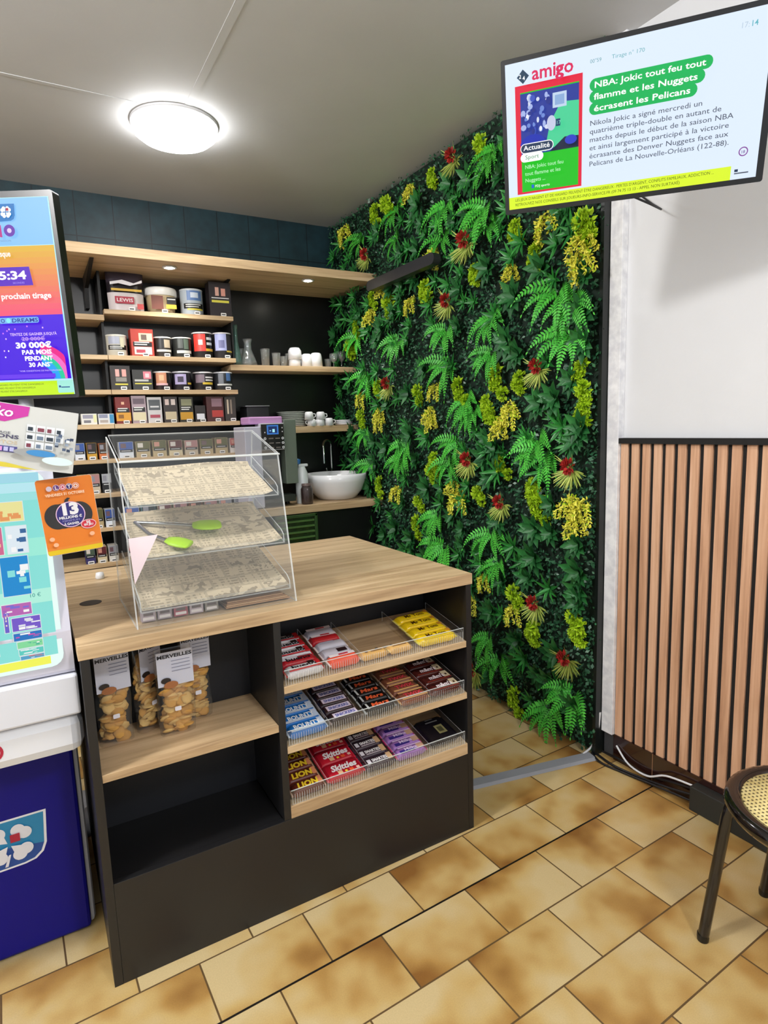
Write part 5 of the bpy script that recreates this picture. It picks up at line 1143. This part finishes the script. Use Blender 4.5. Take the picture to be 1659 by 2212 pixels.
# pale pink paper cornet hung at the corner of the flap
c1, c2, c3 = at(272, 1164, 1, 1.742), at(340, 1154, 1, 1.752), at(291, 1262, 1, 1.722)
c1.x = max(c1.x, 0.205)
mb = MB(); f0 = Vector((0, -0.006, 0)); V_ = [tuple(c1+f0*0.6), tuple(c2+f0*0.6), tuple(c3+f0*0.6), tuple(c1+f0*0.6+Vector((0, -0.0012, 0))), tuple(c2+f0*0.6+Vector((0, -0.0012, 0))), tuple(c3+f0*0.6+Vector((0, -0.0012, 0)))]
mb.add(V_, [(0, 1, 2), (5, 4, 3), (0, 3, 4, 1), (1, 4, 5, 2), (2, 5, 3, 0)], P('F1DDE4', 0.6)); o = mb.build('pink_paper'); tag(o, 'pale pink triangular paper hanging on the front of the clear case', 'paper')
# white cap lying behind the case's near corner
c = at(262, 1235, 2, CZ+0.01); mb = MB(); mb.lathe([(0.014, 0), (0.016, 0.003), (0.013, 0.022), (0, 0.024)], n=18, mat=P('E2E4E6', 0.3)); o = mb.build('cable_plug'); place(o, (0.178, at(250, 1245, 2, CZ).y, CZ+0.0005)); tag(o, 'small white plastic plug on the counter beside the clear case', 'plug')

# ------------------------------------------------------------------ bags of biscuits
BISC = P('D9A352', 0.55, bump=0.6); BISC2 = P('E8C27A', 0.55, bump=0.6)
def biscuit_bag(x, y, w, h, seed, label, rz=0.0, lh=0.40, words=True):
    r_ = random.Random(seed)
    t = thing('biscuit_bag', label, 'bag of biscuits', (x, y, 0.6166), rz, 'biscuit bags on the counter shelf')
    mb = MB(); d = 0.055
    for k in range(80):
        zz = 0.012+r_.random()*(h*0.80-0.015); c = Vector((r_.uniform(-w/2+0.02, w/2-0.02), r_.uniform(-d/2+0.014, d/2-0.014), zz))
        M = Matrix.Translation(c) @ Matrix.Rotation(r_.random()*6, 4, 'X') @ Matrix.Rotation(r_.random()*6, 4, 'Z') @ Matrix.Diagonal((0.021, 0.017, 0.005, 1))
        mb.lathe([(0, -1), (0.6, -0.85), (1, -0.2), (0.95, 0.3), (0.5, 0.9), (0, 1)], n=9, mat=BISC if r_.random() < 0.55 else BISC2, M=M, cap=(False, False))
    mb.build('biscuits', t)
    mb = MB(); n = 14; k = 12; V_ = []
    for i in range(k+1):
        tt = i/k; dd = d/2*(1.0 if tt < 0.6 else max(0.05, 1-(tt-0.6)/0.4))*(0.85+0.15*math.sin(tt*9+seed)); ww = w/2*(1+0.04*math.sin(tt*11+seed))
        for j in range(n):
            aa = 2*math.pi*j/n; V_.append((ww*math.copysign(abs(math.cos(aa))**0.6, math.cos(aa)), dd*math.copysign(abs(math.sin(aa))**0.8, math.sin(aa))*(1+0.05*r_.random()), 0.0005+tt*h))
    mb.add(V_, [(i*n+j, i*n+(j+1) % n, (i+1)*n+(j+1) % n, (i+1)*n+j) for i in range(k) for j in range(n)], FILM, True)
    mb.add(V_[:n], [tuple(range(n))], FILM); mb.build('clear_bag', t)
    a = Art(step=0.0005, start=d/2+0.001); w_ = w*0.96; LP = P('C9CCDC', 0.5)
    a.rect(-w_/2, h*(1-lh), w_/2, h*0.99, LP); a.text('MERVEILLES', -w_/2+0.002, h*0.99-0.018, 0.0145, P('1C1C24', 0.5), 0.035, width=w_*0.96)
    for q in range(4): a.rect(-w_*0.1, h*0.99-0.030-0.010*q, w_*0.42, h*0.99-0.028-0.010*q, P('8488A0', 0.5))
    a.ell(-w_*0.28, h*(1-lh)+0.018, 0.014, 0.009, P('221A18', 0.5), 14); a.rect(-w_*0.38, h*(1-lh)+0.012, -w_*0.18, h*(1-lh)+0.016, P('221A18', 0.5)); a.ell(-w_*0.15, h*(1-lh)+0.004, 0.02, 0.011, P('9C6238', 0.5), 14)
    a.build('paper_label', t)
    a = Art(step=0.0005, start=d/2+0.0045); a.rect(-0.010, h*0.30, 0.008, h*0.30+0.013, P('E4E2EC', 0.5), 0.003); a.build('price_sticker', t)
biscuit_bag(0.137, 1.84, 0.095, 0.275, 3, 'clear bag of golden biscuits against the counter side wall', 0.10)
biscuit_bag(0.232, 1.87, 0.080, 0.275, 4, 'clear bag of golden biscuits behind the foremost bag', 0.55)
biscuit_bag(0.302, 1.80, 0.105, 0.262, 5, 'foremost clear bag of golden biscuits with a white label', 0.0)
biscuit_bag(0.375, 1.868, 0.090, 0.275, 6, 'clear bag of biscuits nearest the empty half of the shelf', 0.05)

# ------------------------------------------------------------------ sweets on the sloping shelves
SA = math.atan(SL)
def bar(x, y, zb, L, W, H, c_body, c_end, text, c_text, label, name='chocolate_bar', cat='chocolate bar', group='', bold=0.03, extra=None, slant=0.0, size=None, rz=0.0, tw=0.62):
    """a wrapped bar: pillow body between flat crimped ends, print on top"""
    mb = MB(); n = 12; secs = [(-0.5, 0.10, 0.96), (-0.46, 0.16, 0.94), (-0.42, 0.75, 0.95), (-0.36, 1.0, 1.0), (0.36, 1.0, 1.0), (0.42, 0.75, 0.95), (0.46, 0.16, 0.94), (0.5, 0.10, 0.96)]
    V_ = []
    for t, hh, ww in secs:
        for j in range(n):
            a = 2*math.pi*(j+0.5)/n; cy, sz = math.cos(a), math.sin(a)
            V_.append((t*L, W/2*ww*math.copysign(abs(cy)**0.7, cy), H/2+H/2*hh*math.copysign(abs(sz)**0.55, sz)))
    for i in range(len(secs)-1):
        mb.add(V_, [(i*n+j, (i+1)*n+j, (i+1)*n+(j+1) % n, i*n+(j+1) % n) for j in range(n)], P(c_end if i in (0, 6) else c_body, 0.25, spec=0.6), i not in (0, 6))
    mb.add(V_[:n], [tuple(range(n))], P(c_end, 0.3)); mb.add(V_[-n:], [tuple(range(n))[::-1]], P(c_end, 0.3))
    a = Art(M=Matrix.Translation((0, 0, H)) @ FACE_UP, mb=mb, step=0.0003, start=0.0003)
    for (u0, u1, v0, v1, c) in (extra or []): a.rect(u0*L, v0*W, u1*L, v1*W, P(c, 0.3))
    if text:
        s = size or W*0.62; a.text(text, 0, -s*0.36, s, P(c_text, 0.3), bold, 'CENTER', width=L*tw, slant=slant)
    o = mb.build(name); place(o, None, M=Matrix.Translation((x, y, zb)) @ Matrix.Rotation(rz, 4, 'Z') @ Matrix.Rotation(SA, 4, 'X'))
    tag(o, label, cat, group); return o
RW = ['front row', 'second row', 'third row', 'fourth row', 'last row']
TN = ['top', 'middle', 'bottom']
def column(tier, xc, L, W, H, rows, kw, desc, group, y0=1.693, pitch=None, alt=None):
    z1 = TIERS[tier][0]; pitch = pitch or W+0.004; r_ = random.Random(int(xc*1000)+tier)
    for k in range(rows):
        y = y0+pitch*k; d = dict(kw)
        if alt and k in alt: d.update(alt[k])
        zb = z1+(y-CY)*SL+W/2*SL*0+0.0065
        bar(xc+r_.uniform(-0.003, 0.003), y, zb, L, W, H, label='%s, %s of the %s sweet shelf' % (desc, RW[min(k, 4)], TN[tier]), group=group, rz=r_.uniform(-0.035, 0.035), **d)
HH = 0.034
column(0, 0.664, 0.130, 0.040, HH, 5, dict(c_body='D9D6DA', c_end='B8202A', text='bueno', c_text='1A1A22', extra=[(0.30, 0.42, -0.5, 0.45, 'B82028'), (0.12, 0.28, 0.1, 0.45, '2A1A18'), (-0.42, 0.42, -0.48, -0.30, 'D8343C')], bold=0.03),
       'white and red hazelnut wafer bar', 'wafer bars on the top sweet shelf', alt={1: dict(c_body='A81C28', extra=[(-0.4, 0.0, -0.05, 0.42, 'D8D4DC')])})
column(0, 0.800, 0.112, 0.040, HH, 5, dict(c_body='E8543A', c_end='F0E0DC', text=None, c_text='FFFFFF', extra=[(-0.40, 0.40, 0.12, 0.46, 'E8E0E4'), (-0.1, 0.2, 0.2, 0.4, 'C03040')]),
       'orange-red and white chocolate bar', 'milk chocolate bars on the top sweet shelf', alt={1: dict(c_body='C8C4D0', extra=[(0.0, 0.3, -0.4, 0.1, '2A1A20')]), 2: dict(c_body='C8C6D2', extra=[(-0.35, 0.1, 0, 0.3, 'B0AEC0')]), 3: dict(c_body='B4222A'), 4: dict(c_body='BFBECB')})
column(0, 0.914, 0.105, 0.036, 0.026, 1, dict(c_body='E0AE62', c_end='D8B070', text=None, c_text='3A2A18', extra=[(-0.3, -0.2, -0.1, 0.2, '5A3A20'), (-0.1, 0.3, -0.1, 0.02, '7A5430'), (0.1, 0.2, 0.1, 0.3, '3A2418')]), 'amber caramel bar left of its twin', 'caramel bars on the top sweet shelf')
column(0, 1.010, 0.090, 0.036, 0.026, 1, dict(c_body='E6B468', c_end='E0C070', text=None, c_text='3A2A18', extra=[(-0.3, 0.3, -0.12, 0.02, '8A6034'), (-0.36, -0.26, 0.1, 0.3, '3A2418')]), 'amber caramel bar next to the yellow bars', 'caramel bars on the top sweet shelf')
column(0, 1.160, 0.160, 0.044, HH, 4, dict(c_body='F0CC18', c_end='E8D84A', text='Mr Tom', c_text='4A2A10', bold=0.01, tw=0.5, extra=[(-0.38, 0.40, -0.46, -0.38, 'FFE850'), (0.30, 0.40, 0.05, 0.40, 'C88A28')]), 'bright yellow peanut bar', 'yellow peanut bars on the top sweet shelf')
column(1, 0.662, 0.135, 0.040, HH, 5, dict(c_body='2272C0', c_end='C8D8EC', text='BOUNTY', c_text='F0F6FC', bold=0.035, extra=[(-0.42, 0.42, -0.48, -0.20, 'D0DCEA'), (0.28, 0.42, -0.45, 0.45, 'C8D6EC')], tw=0.66, size=0.026), 'blue and white coconut bar', 'coconut bars on the middle sweet shelf')
column(1, 0.796, 0.118, 0.036, HH, 5, dict(c_body='2C1A1E', c_end='8A7A74', text='SNICKERS', c_text='2A3C9C', bold=0.03, extra=[(-0.36, 0.36, -0.34, 0.34, 'D8C0CC'), (-0.345, 0.345, -0.29, 0.29, 'E6DCEC')], tw=0.6, size=0.018), 'dark brown peanut bar with a white name panel', 'peanut bars on the middle sweet shelf')
column(1, 0.925, 0.118, 0.036, HH, 5, dict(c_body='120F10', c_end='B0B4B4', text='Mars', c_text='E8643A', bold=0.03, slant=0.25, tw=0.55, size=0.026, extra=[(-0.42, -0.36, -0.4, 0.4, 'C4C8C6')]), 'black bar with orange-red lettering', 'black caramel bars on the middle sweet shelf')
column(1, 1.056, 0.118, 0.046, HH, 4, dict(c_body='7E4A34', c_end='C89A64', text='TWIX', c_text='D8384A', bold=0.03, tw=0.6, size=0.024, extra=[(-0.42, 0.42, 0.30, 0.46, 'D8A468'), (-0.42, 0.42, -0.46, -0.30, 'DDAA70')]), 'brown and gold biscuit bar', 'gold biscuit bars on the middle sweet shelf')
column(1, 1.190, 0.130, 0.046, HH, 4, dict(c_body='4E1E1A', c_end='6A2A22', text="m&m's", c_text='F4E8EC', bold=0.035, tw=0.5, size=0.028, extra=[(0.22, 0.42, -0.3, 0.45, 'D8C4A0'), (0.3, 0.36, -0.1, 0.1, '3A2018'), (-0.4, 0.42, -0.48, -0.36, '8A3428')]), 'maroon sweet packet with white lettering', 'maroon packets on the middle sweet shelf', )
column(2, 0.655, 0.118, 0.040, HH, 4, dict(c_body='5C2418', c_end='C8A088', text='LION', c_text='F0CC30', bold=0.05, tw=0.58, size=0.032, slant=0.15, extra=[(0.30, 0.42, -0.4, 0.4, 'D88A60')]), 'brown bar with bold yellow lettering', 'wafer bars on the bottom sweet shelf')
column(2, 0.792, 0.138, 0.070, HH, 3, dict(c_body='B2162A', c_end='D83048', text='Skittles', c_text='F8F0F2', bold=0.04, tw=0.66, size=0.036, slant=0.2, extra=[(-0.2, -0.08, -0.42, -0.2, 'E8B890'), (0.1, 0.2, -0.42, -0.25, 'E85A30'), (0.28, 0.36, -0.40, -0.25, 'F0C0B0'), (-0.02, 0.04, -0.40, -0.28, 'F0D040')]), 'bright red fruit sweet packet', 'red sweet packets on the bottom sweet shelf', y0=1.712, pitch=0.066)
column(2, 0.918, 0.112, 0.040, HH, 5, dict(c_body='3A2A34', c_end='4A3A48', text='SMARTIES', c_text='F6F2F4', bold=0.04, tw=0.52, size=0.018, extra=[(0.26, 0.42, -0.4, 0.4, 'DDB488'), (-0.42, -0.30, -0.3, 0.2, 'E8E4EC'), (-0.25, 0.24, -0.38, -0.25, 'C8BCC4')]), 'dark packet with white lettering and a beige end', 'dark packets on the bottom sweet shelf')
column(2, 1.045, 0.125, 0.034, HH, 5, dict(c_body='A070B8', c_end='D02C74', text='Milka', c_text='E8D4F4', bold=0.02, tw=0.4, size=0.018, extra=[(-0.36, 0.1, -0.42, 0.0, '3A2C84'), (0.2, 0.4, -0.4, 0.4, 'C8A088'), (-0.36, 0.40, 0.28, 0.44, 'D8B8E4')]), 'purple and pink chocolate bar', 'purple bars on the bottom sweet shelf')
bar(1.190, 1.745, TIERS[2][0]+0.0775*SL+0.006+0.002, 0.130, 0.130, 0.030, '17141A', '1E1A20', None, 'FFFFFF', 'large black packet with a pale round emblem, bottom sweet shelf by the counter side', 'sweet_packet', 'sweet packet', 'black packets on the bottom sweet shelf', extra=[(-0.05, 0.22, -0.25, 0.1, '8A8458'), (0.0, 0.16, -0.18, 0.02, '4A4830'), (-0.2, 0.2, 0.25, 0.29, '6A6A6A'), (-0.15, 0.1, 0.36, 0.39, '5A5A5A')])
# clear racks that hold them: riser in front, dividers between
DIVS = [[0.733, 0.860, 1.068, 1.262], [0.734, 0.860, 0.988, 1.120, 1.262], [0.720, 0.866, 0.978, 1.114, 1.262]]
RZ = [0.780, 0.586, 0.390]
for k in range(3):
    z1 = TIERS[k][0]
    t = thing('acrylic_rack', ['clear ribbed sweet rack on the top sloping shelf', 'clear ribbed sweet rack on the middle sloping shelf', 'clear ribbed sweet rack on the bottom sloping shelf'][k], 'rack', (0.93, 1.67, z1), group='sweet racks on the sloping shelves')
    mb = MB(); yy = CY+0.004; x0, x1 = 0.594, 1.266
    mb.box(x0, x1, yy, yy+0.002, z1+0.0022, RZ[k], ACRYL, mats=[ACRYL_EDGE]*2+[None, None]+[ACRYL_EDGE]*2); mb.build('front_riser', t, world=True)
    mb = MB(); y1 = 1.90
    def slp(xa, xb, h0, h1):
        v = [(x, y, z1+(y-CY)*SL+h) for x in (xa, xb) for y in (yy+0.002, y1) for h in (h0, h1)]
        mb.add(v, [(0, 1, 3, 2), (4, 6, 7, 5)], ACRYL); mb.add(v, [(0, 4, 5, 1), (2, 3, 7, 6), (1, 5, 7, 3)], RIB); mb.add(v, [(0, 2, 6, 4)], ACRYL)
    mb.add([(x, y, z1+(y-CY)*SL+0.004) for x, y in ((x0, yy+0.002), (x1, yy+0.002), (x1, y1), (x0, y1))], [(0, 1, 2, 3)], ACRYL); mb.build('rack_floor', t, world=True)
    for xd in DIVS[k]:
        mb = MB(); slp(xd-0.0008, xd+0.0008, 0.0046, 0.040); mb.build('divider', t, world=True)
    mb = MB(); nr_ = 84
    for i in range(nr_):
        x = x0+0.004+(x1-x0-0.008)*i/(nr_-1); mb.box(x-0.0006, x+0.0006, yy-0.0006, yy, z1+0.003, RZ[k]-0.012, RIB)
    mb.build('riser_ribs', t, world=True)
    mb = MB(); mb.box(x0, x1, yy-0.0005, yy+0.0022, RZ[k], RZ[k]+0.0018, ACRYL_EDGE); mb.build('riser_edge', t, world=True)  # pale strip added to paint the bright line along the riser's top

# ------------------------------------------------------------------ right-hand side: cables, trunking, chair
mb = MB(); mb.box(2.055, 2.104, 0.2, 1.302, 0.001, 0.098, P('1E2120', 0.5)); tag(mb.build('cable_trunking', bevel=0.003), 'black cable trunking box along the foot of the slat panel', 'trunking')
WC = P('D8D8DA', 0.4); KC = P('161416', 0.35)
def cable(pts, r, m, label, group='cables along the skirting'):
    # smooth the path
    P3 = [Vector(p) for p in pts]; out = []
    for i in range(len(P3)-1):
        p0, p1, p2, p3 = P3[max(i-1, 0)], P3[i], P3[i+1], P3[min(i+2, len(P3)-1)]
        for k in range(6):
            t = k/6; out.append(0.5*((2*p1)+(p2-p0)*t+(2*p0-5*p1+4*p2-p3)*t*t+(3*p1-p0-3*p2+p3)*t**3))
    out.append(P3[-1]); mb = MB(); mb.tube(out, r, m, 8); return tag(mb.build('cable'), label, 'cable', group)
cable([(2.088, 1.757, 0.20), (2.083, 1.765, 0.10), (2.07, 1.785, 0.03), (2.02, 1.79, 0.006)], 0.005, WC, 'white cable dropping down the post into the grey floor strip')
cable([(2.10, 1.675, 0.075), (2.085, 1.60, 0.03), (2.075, 1.50, 0.03), (2.08, 1.42, 0.07), (2.085, 1.31, 0.085)], 0.0042, WC, 'white cable arching into the black trunking')
cable([(2.07, 1.76, 0.008), (2.055, 1.66, 0.007), (2.07, 1.55, 0.007), (2.075, 1.40, 0.03), (2.08, 1.304, 0.05)], 0.0055, KC, 'black cable nearest the tiles along the dark skirting')
cable([(2.09, 1.74, 0.02), (2.085, 1.64, 0.03), (2.092, 1.52, 0.02), (2.09, 1.40, 0.05), (2.09, 1.304, 0.07)], 0.005, KC, 'upper black cable against the dark skirting')
cable([(2.06, 1.775, 0.006), (2.03, 1.70, 0.006), (2.045, 1.60, 0.006), (2.062, 1.48, 0.012), (2.07, 1.304, 0.03)], 0.005, KC, 'outermost black cable lying on the tiles')
cs0, cs1 = (1.30, 1.915), (2.045, 1.762); dd = Vector((cs1[0]-cs0[0], cs1[1]-cs0[1], 0)); Lg = dd.length; ang_ = math.atan2(dd.y, dd.x)
mb = MB(); mb.extrude([(-0.036, 0.0), (0.036, 0.0), (0.024, 0.009), (-0.024, 0.009)], (0, Lg), P('8E9299', 0.45), 'x'); o = mb.build('floor_cable_cover'); place(o, (cs0[0]+0.0, cs0[1], 0.0006), ang_); tag(o, 'flat grey cable cover strip crossing the tiles to the plant wall', 'cable cover')

CC = (1.70, 0.71); SZ = 0.46
ch = thing('cane_chair', 'black tubular chair with a round woven cane seat', 'chair', (CC[0], CC[1], 0))
RIMM = P('0F0A0A', 0.15, coat=0.6)
mb = MB(); mb.lathe([(0.182, SZ-0.004), (0.186, SZ+0.006), (0.205, SZ+0.010), (0.222, SZ+0.002), (0.226, SZ-0.012), (0.215, SZ-0.028), (0.19, SZ-0.028), (0.182, SZ-0.004)], n=56, mat=RIMM, cap=(False, False)); mb.build('seat_rim', ch)
def cane_mat():
    m, nt, b = new_mat('woven_cane'); tc = nt.nodes.new('ShaderNodeTexCoord'); sx = nt.nodes.new('ShaderNodeSeparateXYZ')
    mp = nt.nodes.new('ShaderNodeMapping'); mp.inputs['Rotation'].default_value = (0, 0, 0.35); nt.links.new(tc.outputs['Object'], mp.inputs[0]); nt.links.new(mp.outputs[0], sx.inputs[0])
    fx = mth(nt, 'SUBTRACT', mth(nt, 'FRACT', mth(nt, 'MULTIPLY', sx.outputs[0], 78.0)), 0.5); fy = mth(nt, 'SUBTRACT', mth(nt, 'FRACT', mth(nt, 'MULTIPLY', sx.outputs[1], 78.0)), 0.5)
    d = mth(nt, 'ADD', mth(nt, 'POWER', mth(nt, 'ABSOLUTE', fx), 2.0), mth(nt, 'POWER', mth(nt, 'ABSOLUTE', fy), 2.0))
    hole = mth(nt, 'LESS_THAN', d, 0.055)
    n = nt.nodes.new('ShaderNodeTexNoise'); n.inputs['Scale'].default_value = 60; nt.links.new(tc.outputs['Object'], n.inputs[0])
    r = ramp(nt, [(0.3, 'D8C27E'), (0.7, 'F0DFA0')]); nt.links.new(n.outputs['Fac'], r.inputs[0])
    mx = nt.nodes.new('ShaderNodeMix'); mx.data_type = 'RGBA'; nt.links.new(hole, mx.inputs[0]); nt.links.new(r.outputs[0], mx.inputs[6]); mx.inputs[7].default_value = lin('4A3A1E')
    nt.links.new(mx.outputs[2], b.inputs['Base Color']); b.inputs['Roughness'].default_value = 0.55
    bp = nt.nodes.new('ShaderNodeBump'); bp.inputs['Strength'].default_value = 0.5; bp.inputs['Distance'].default_value = 0.002; nt.links.new(mth(nt, 'MULTIPLY', d, 2.0), bp.inputs['Height']); nt.links.new(bp.outputs[0], b.inputs['Normal'])
    return m
mb = MB(); mb.lathe([(0.183, SZ-0.006), (0.183, SZ+0.002), (0.1, SZ-0.001), (0.0, SZ-0.003)], n=48, mat=cane_mat(), cap=(True, False)); mb.build('cane_seat', ch)
TUB = P('121012', 0.2, coat=0.5)
for ax, ay, fx_, fy_ in ((-0.097, 0.174, -0.159, 0.207), (0.115, 0.135, 0.16, 0.207), (-0.115, -0.135, -0.16, -0.20), (0.115, -0.135, 0.16, -0.20)):
    mb = MB(); mb.tube([(ax*0.55, ay*0.8, SZ-0.040), (ax*0.92, ay*0.97, SZ-0.041), (ax*1.03, ay*1.05, SZ-0.052), (ax*1.06, ay*1.08, SZ-0.08), (fx_*0.99, fy_*0.99, 0.03), (fx_, fy_, 0.012)], 0.0152, TUB, 14); lg = mb.build('leg', ch)
    mb = MB(); mb.lathe([(0.0155, 0.0008), (0.0165, 0.012), (0.0158, 0.022)], c=(fx_, fy_, 0), n=16, mat=BLK); mb.build('rubber_foot', lg)
mb = MB(); mb.tube([(0.05*math.cos(t)*2.4, 0.05*math.sin(t)*2.4, SZ-0.0395) for t in [2*math.pi*i/28 for i in range(28)]], 0.010, TUB, 10, closed=True); mb.build('seat_ring', ch)
mb = MB(); mb.tube([(0.13, -0.17, SZ-0.03), (0.17, -0.21, SZ+0.02), (0.20, -0.20, SZ+0.28), (0.215, -0.10, SZ+0.38), (0.225, 0.02, SZ+0.40), (0.215, 0.12, SZ+0.36), (0.20, 0.17, SZ+0.24), (0.185, 0.16, SZ+0.02), (0.14, 0.13, SZ-0.03)], 0.0125, TUB, 12); mb.build('back_frame', ch)
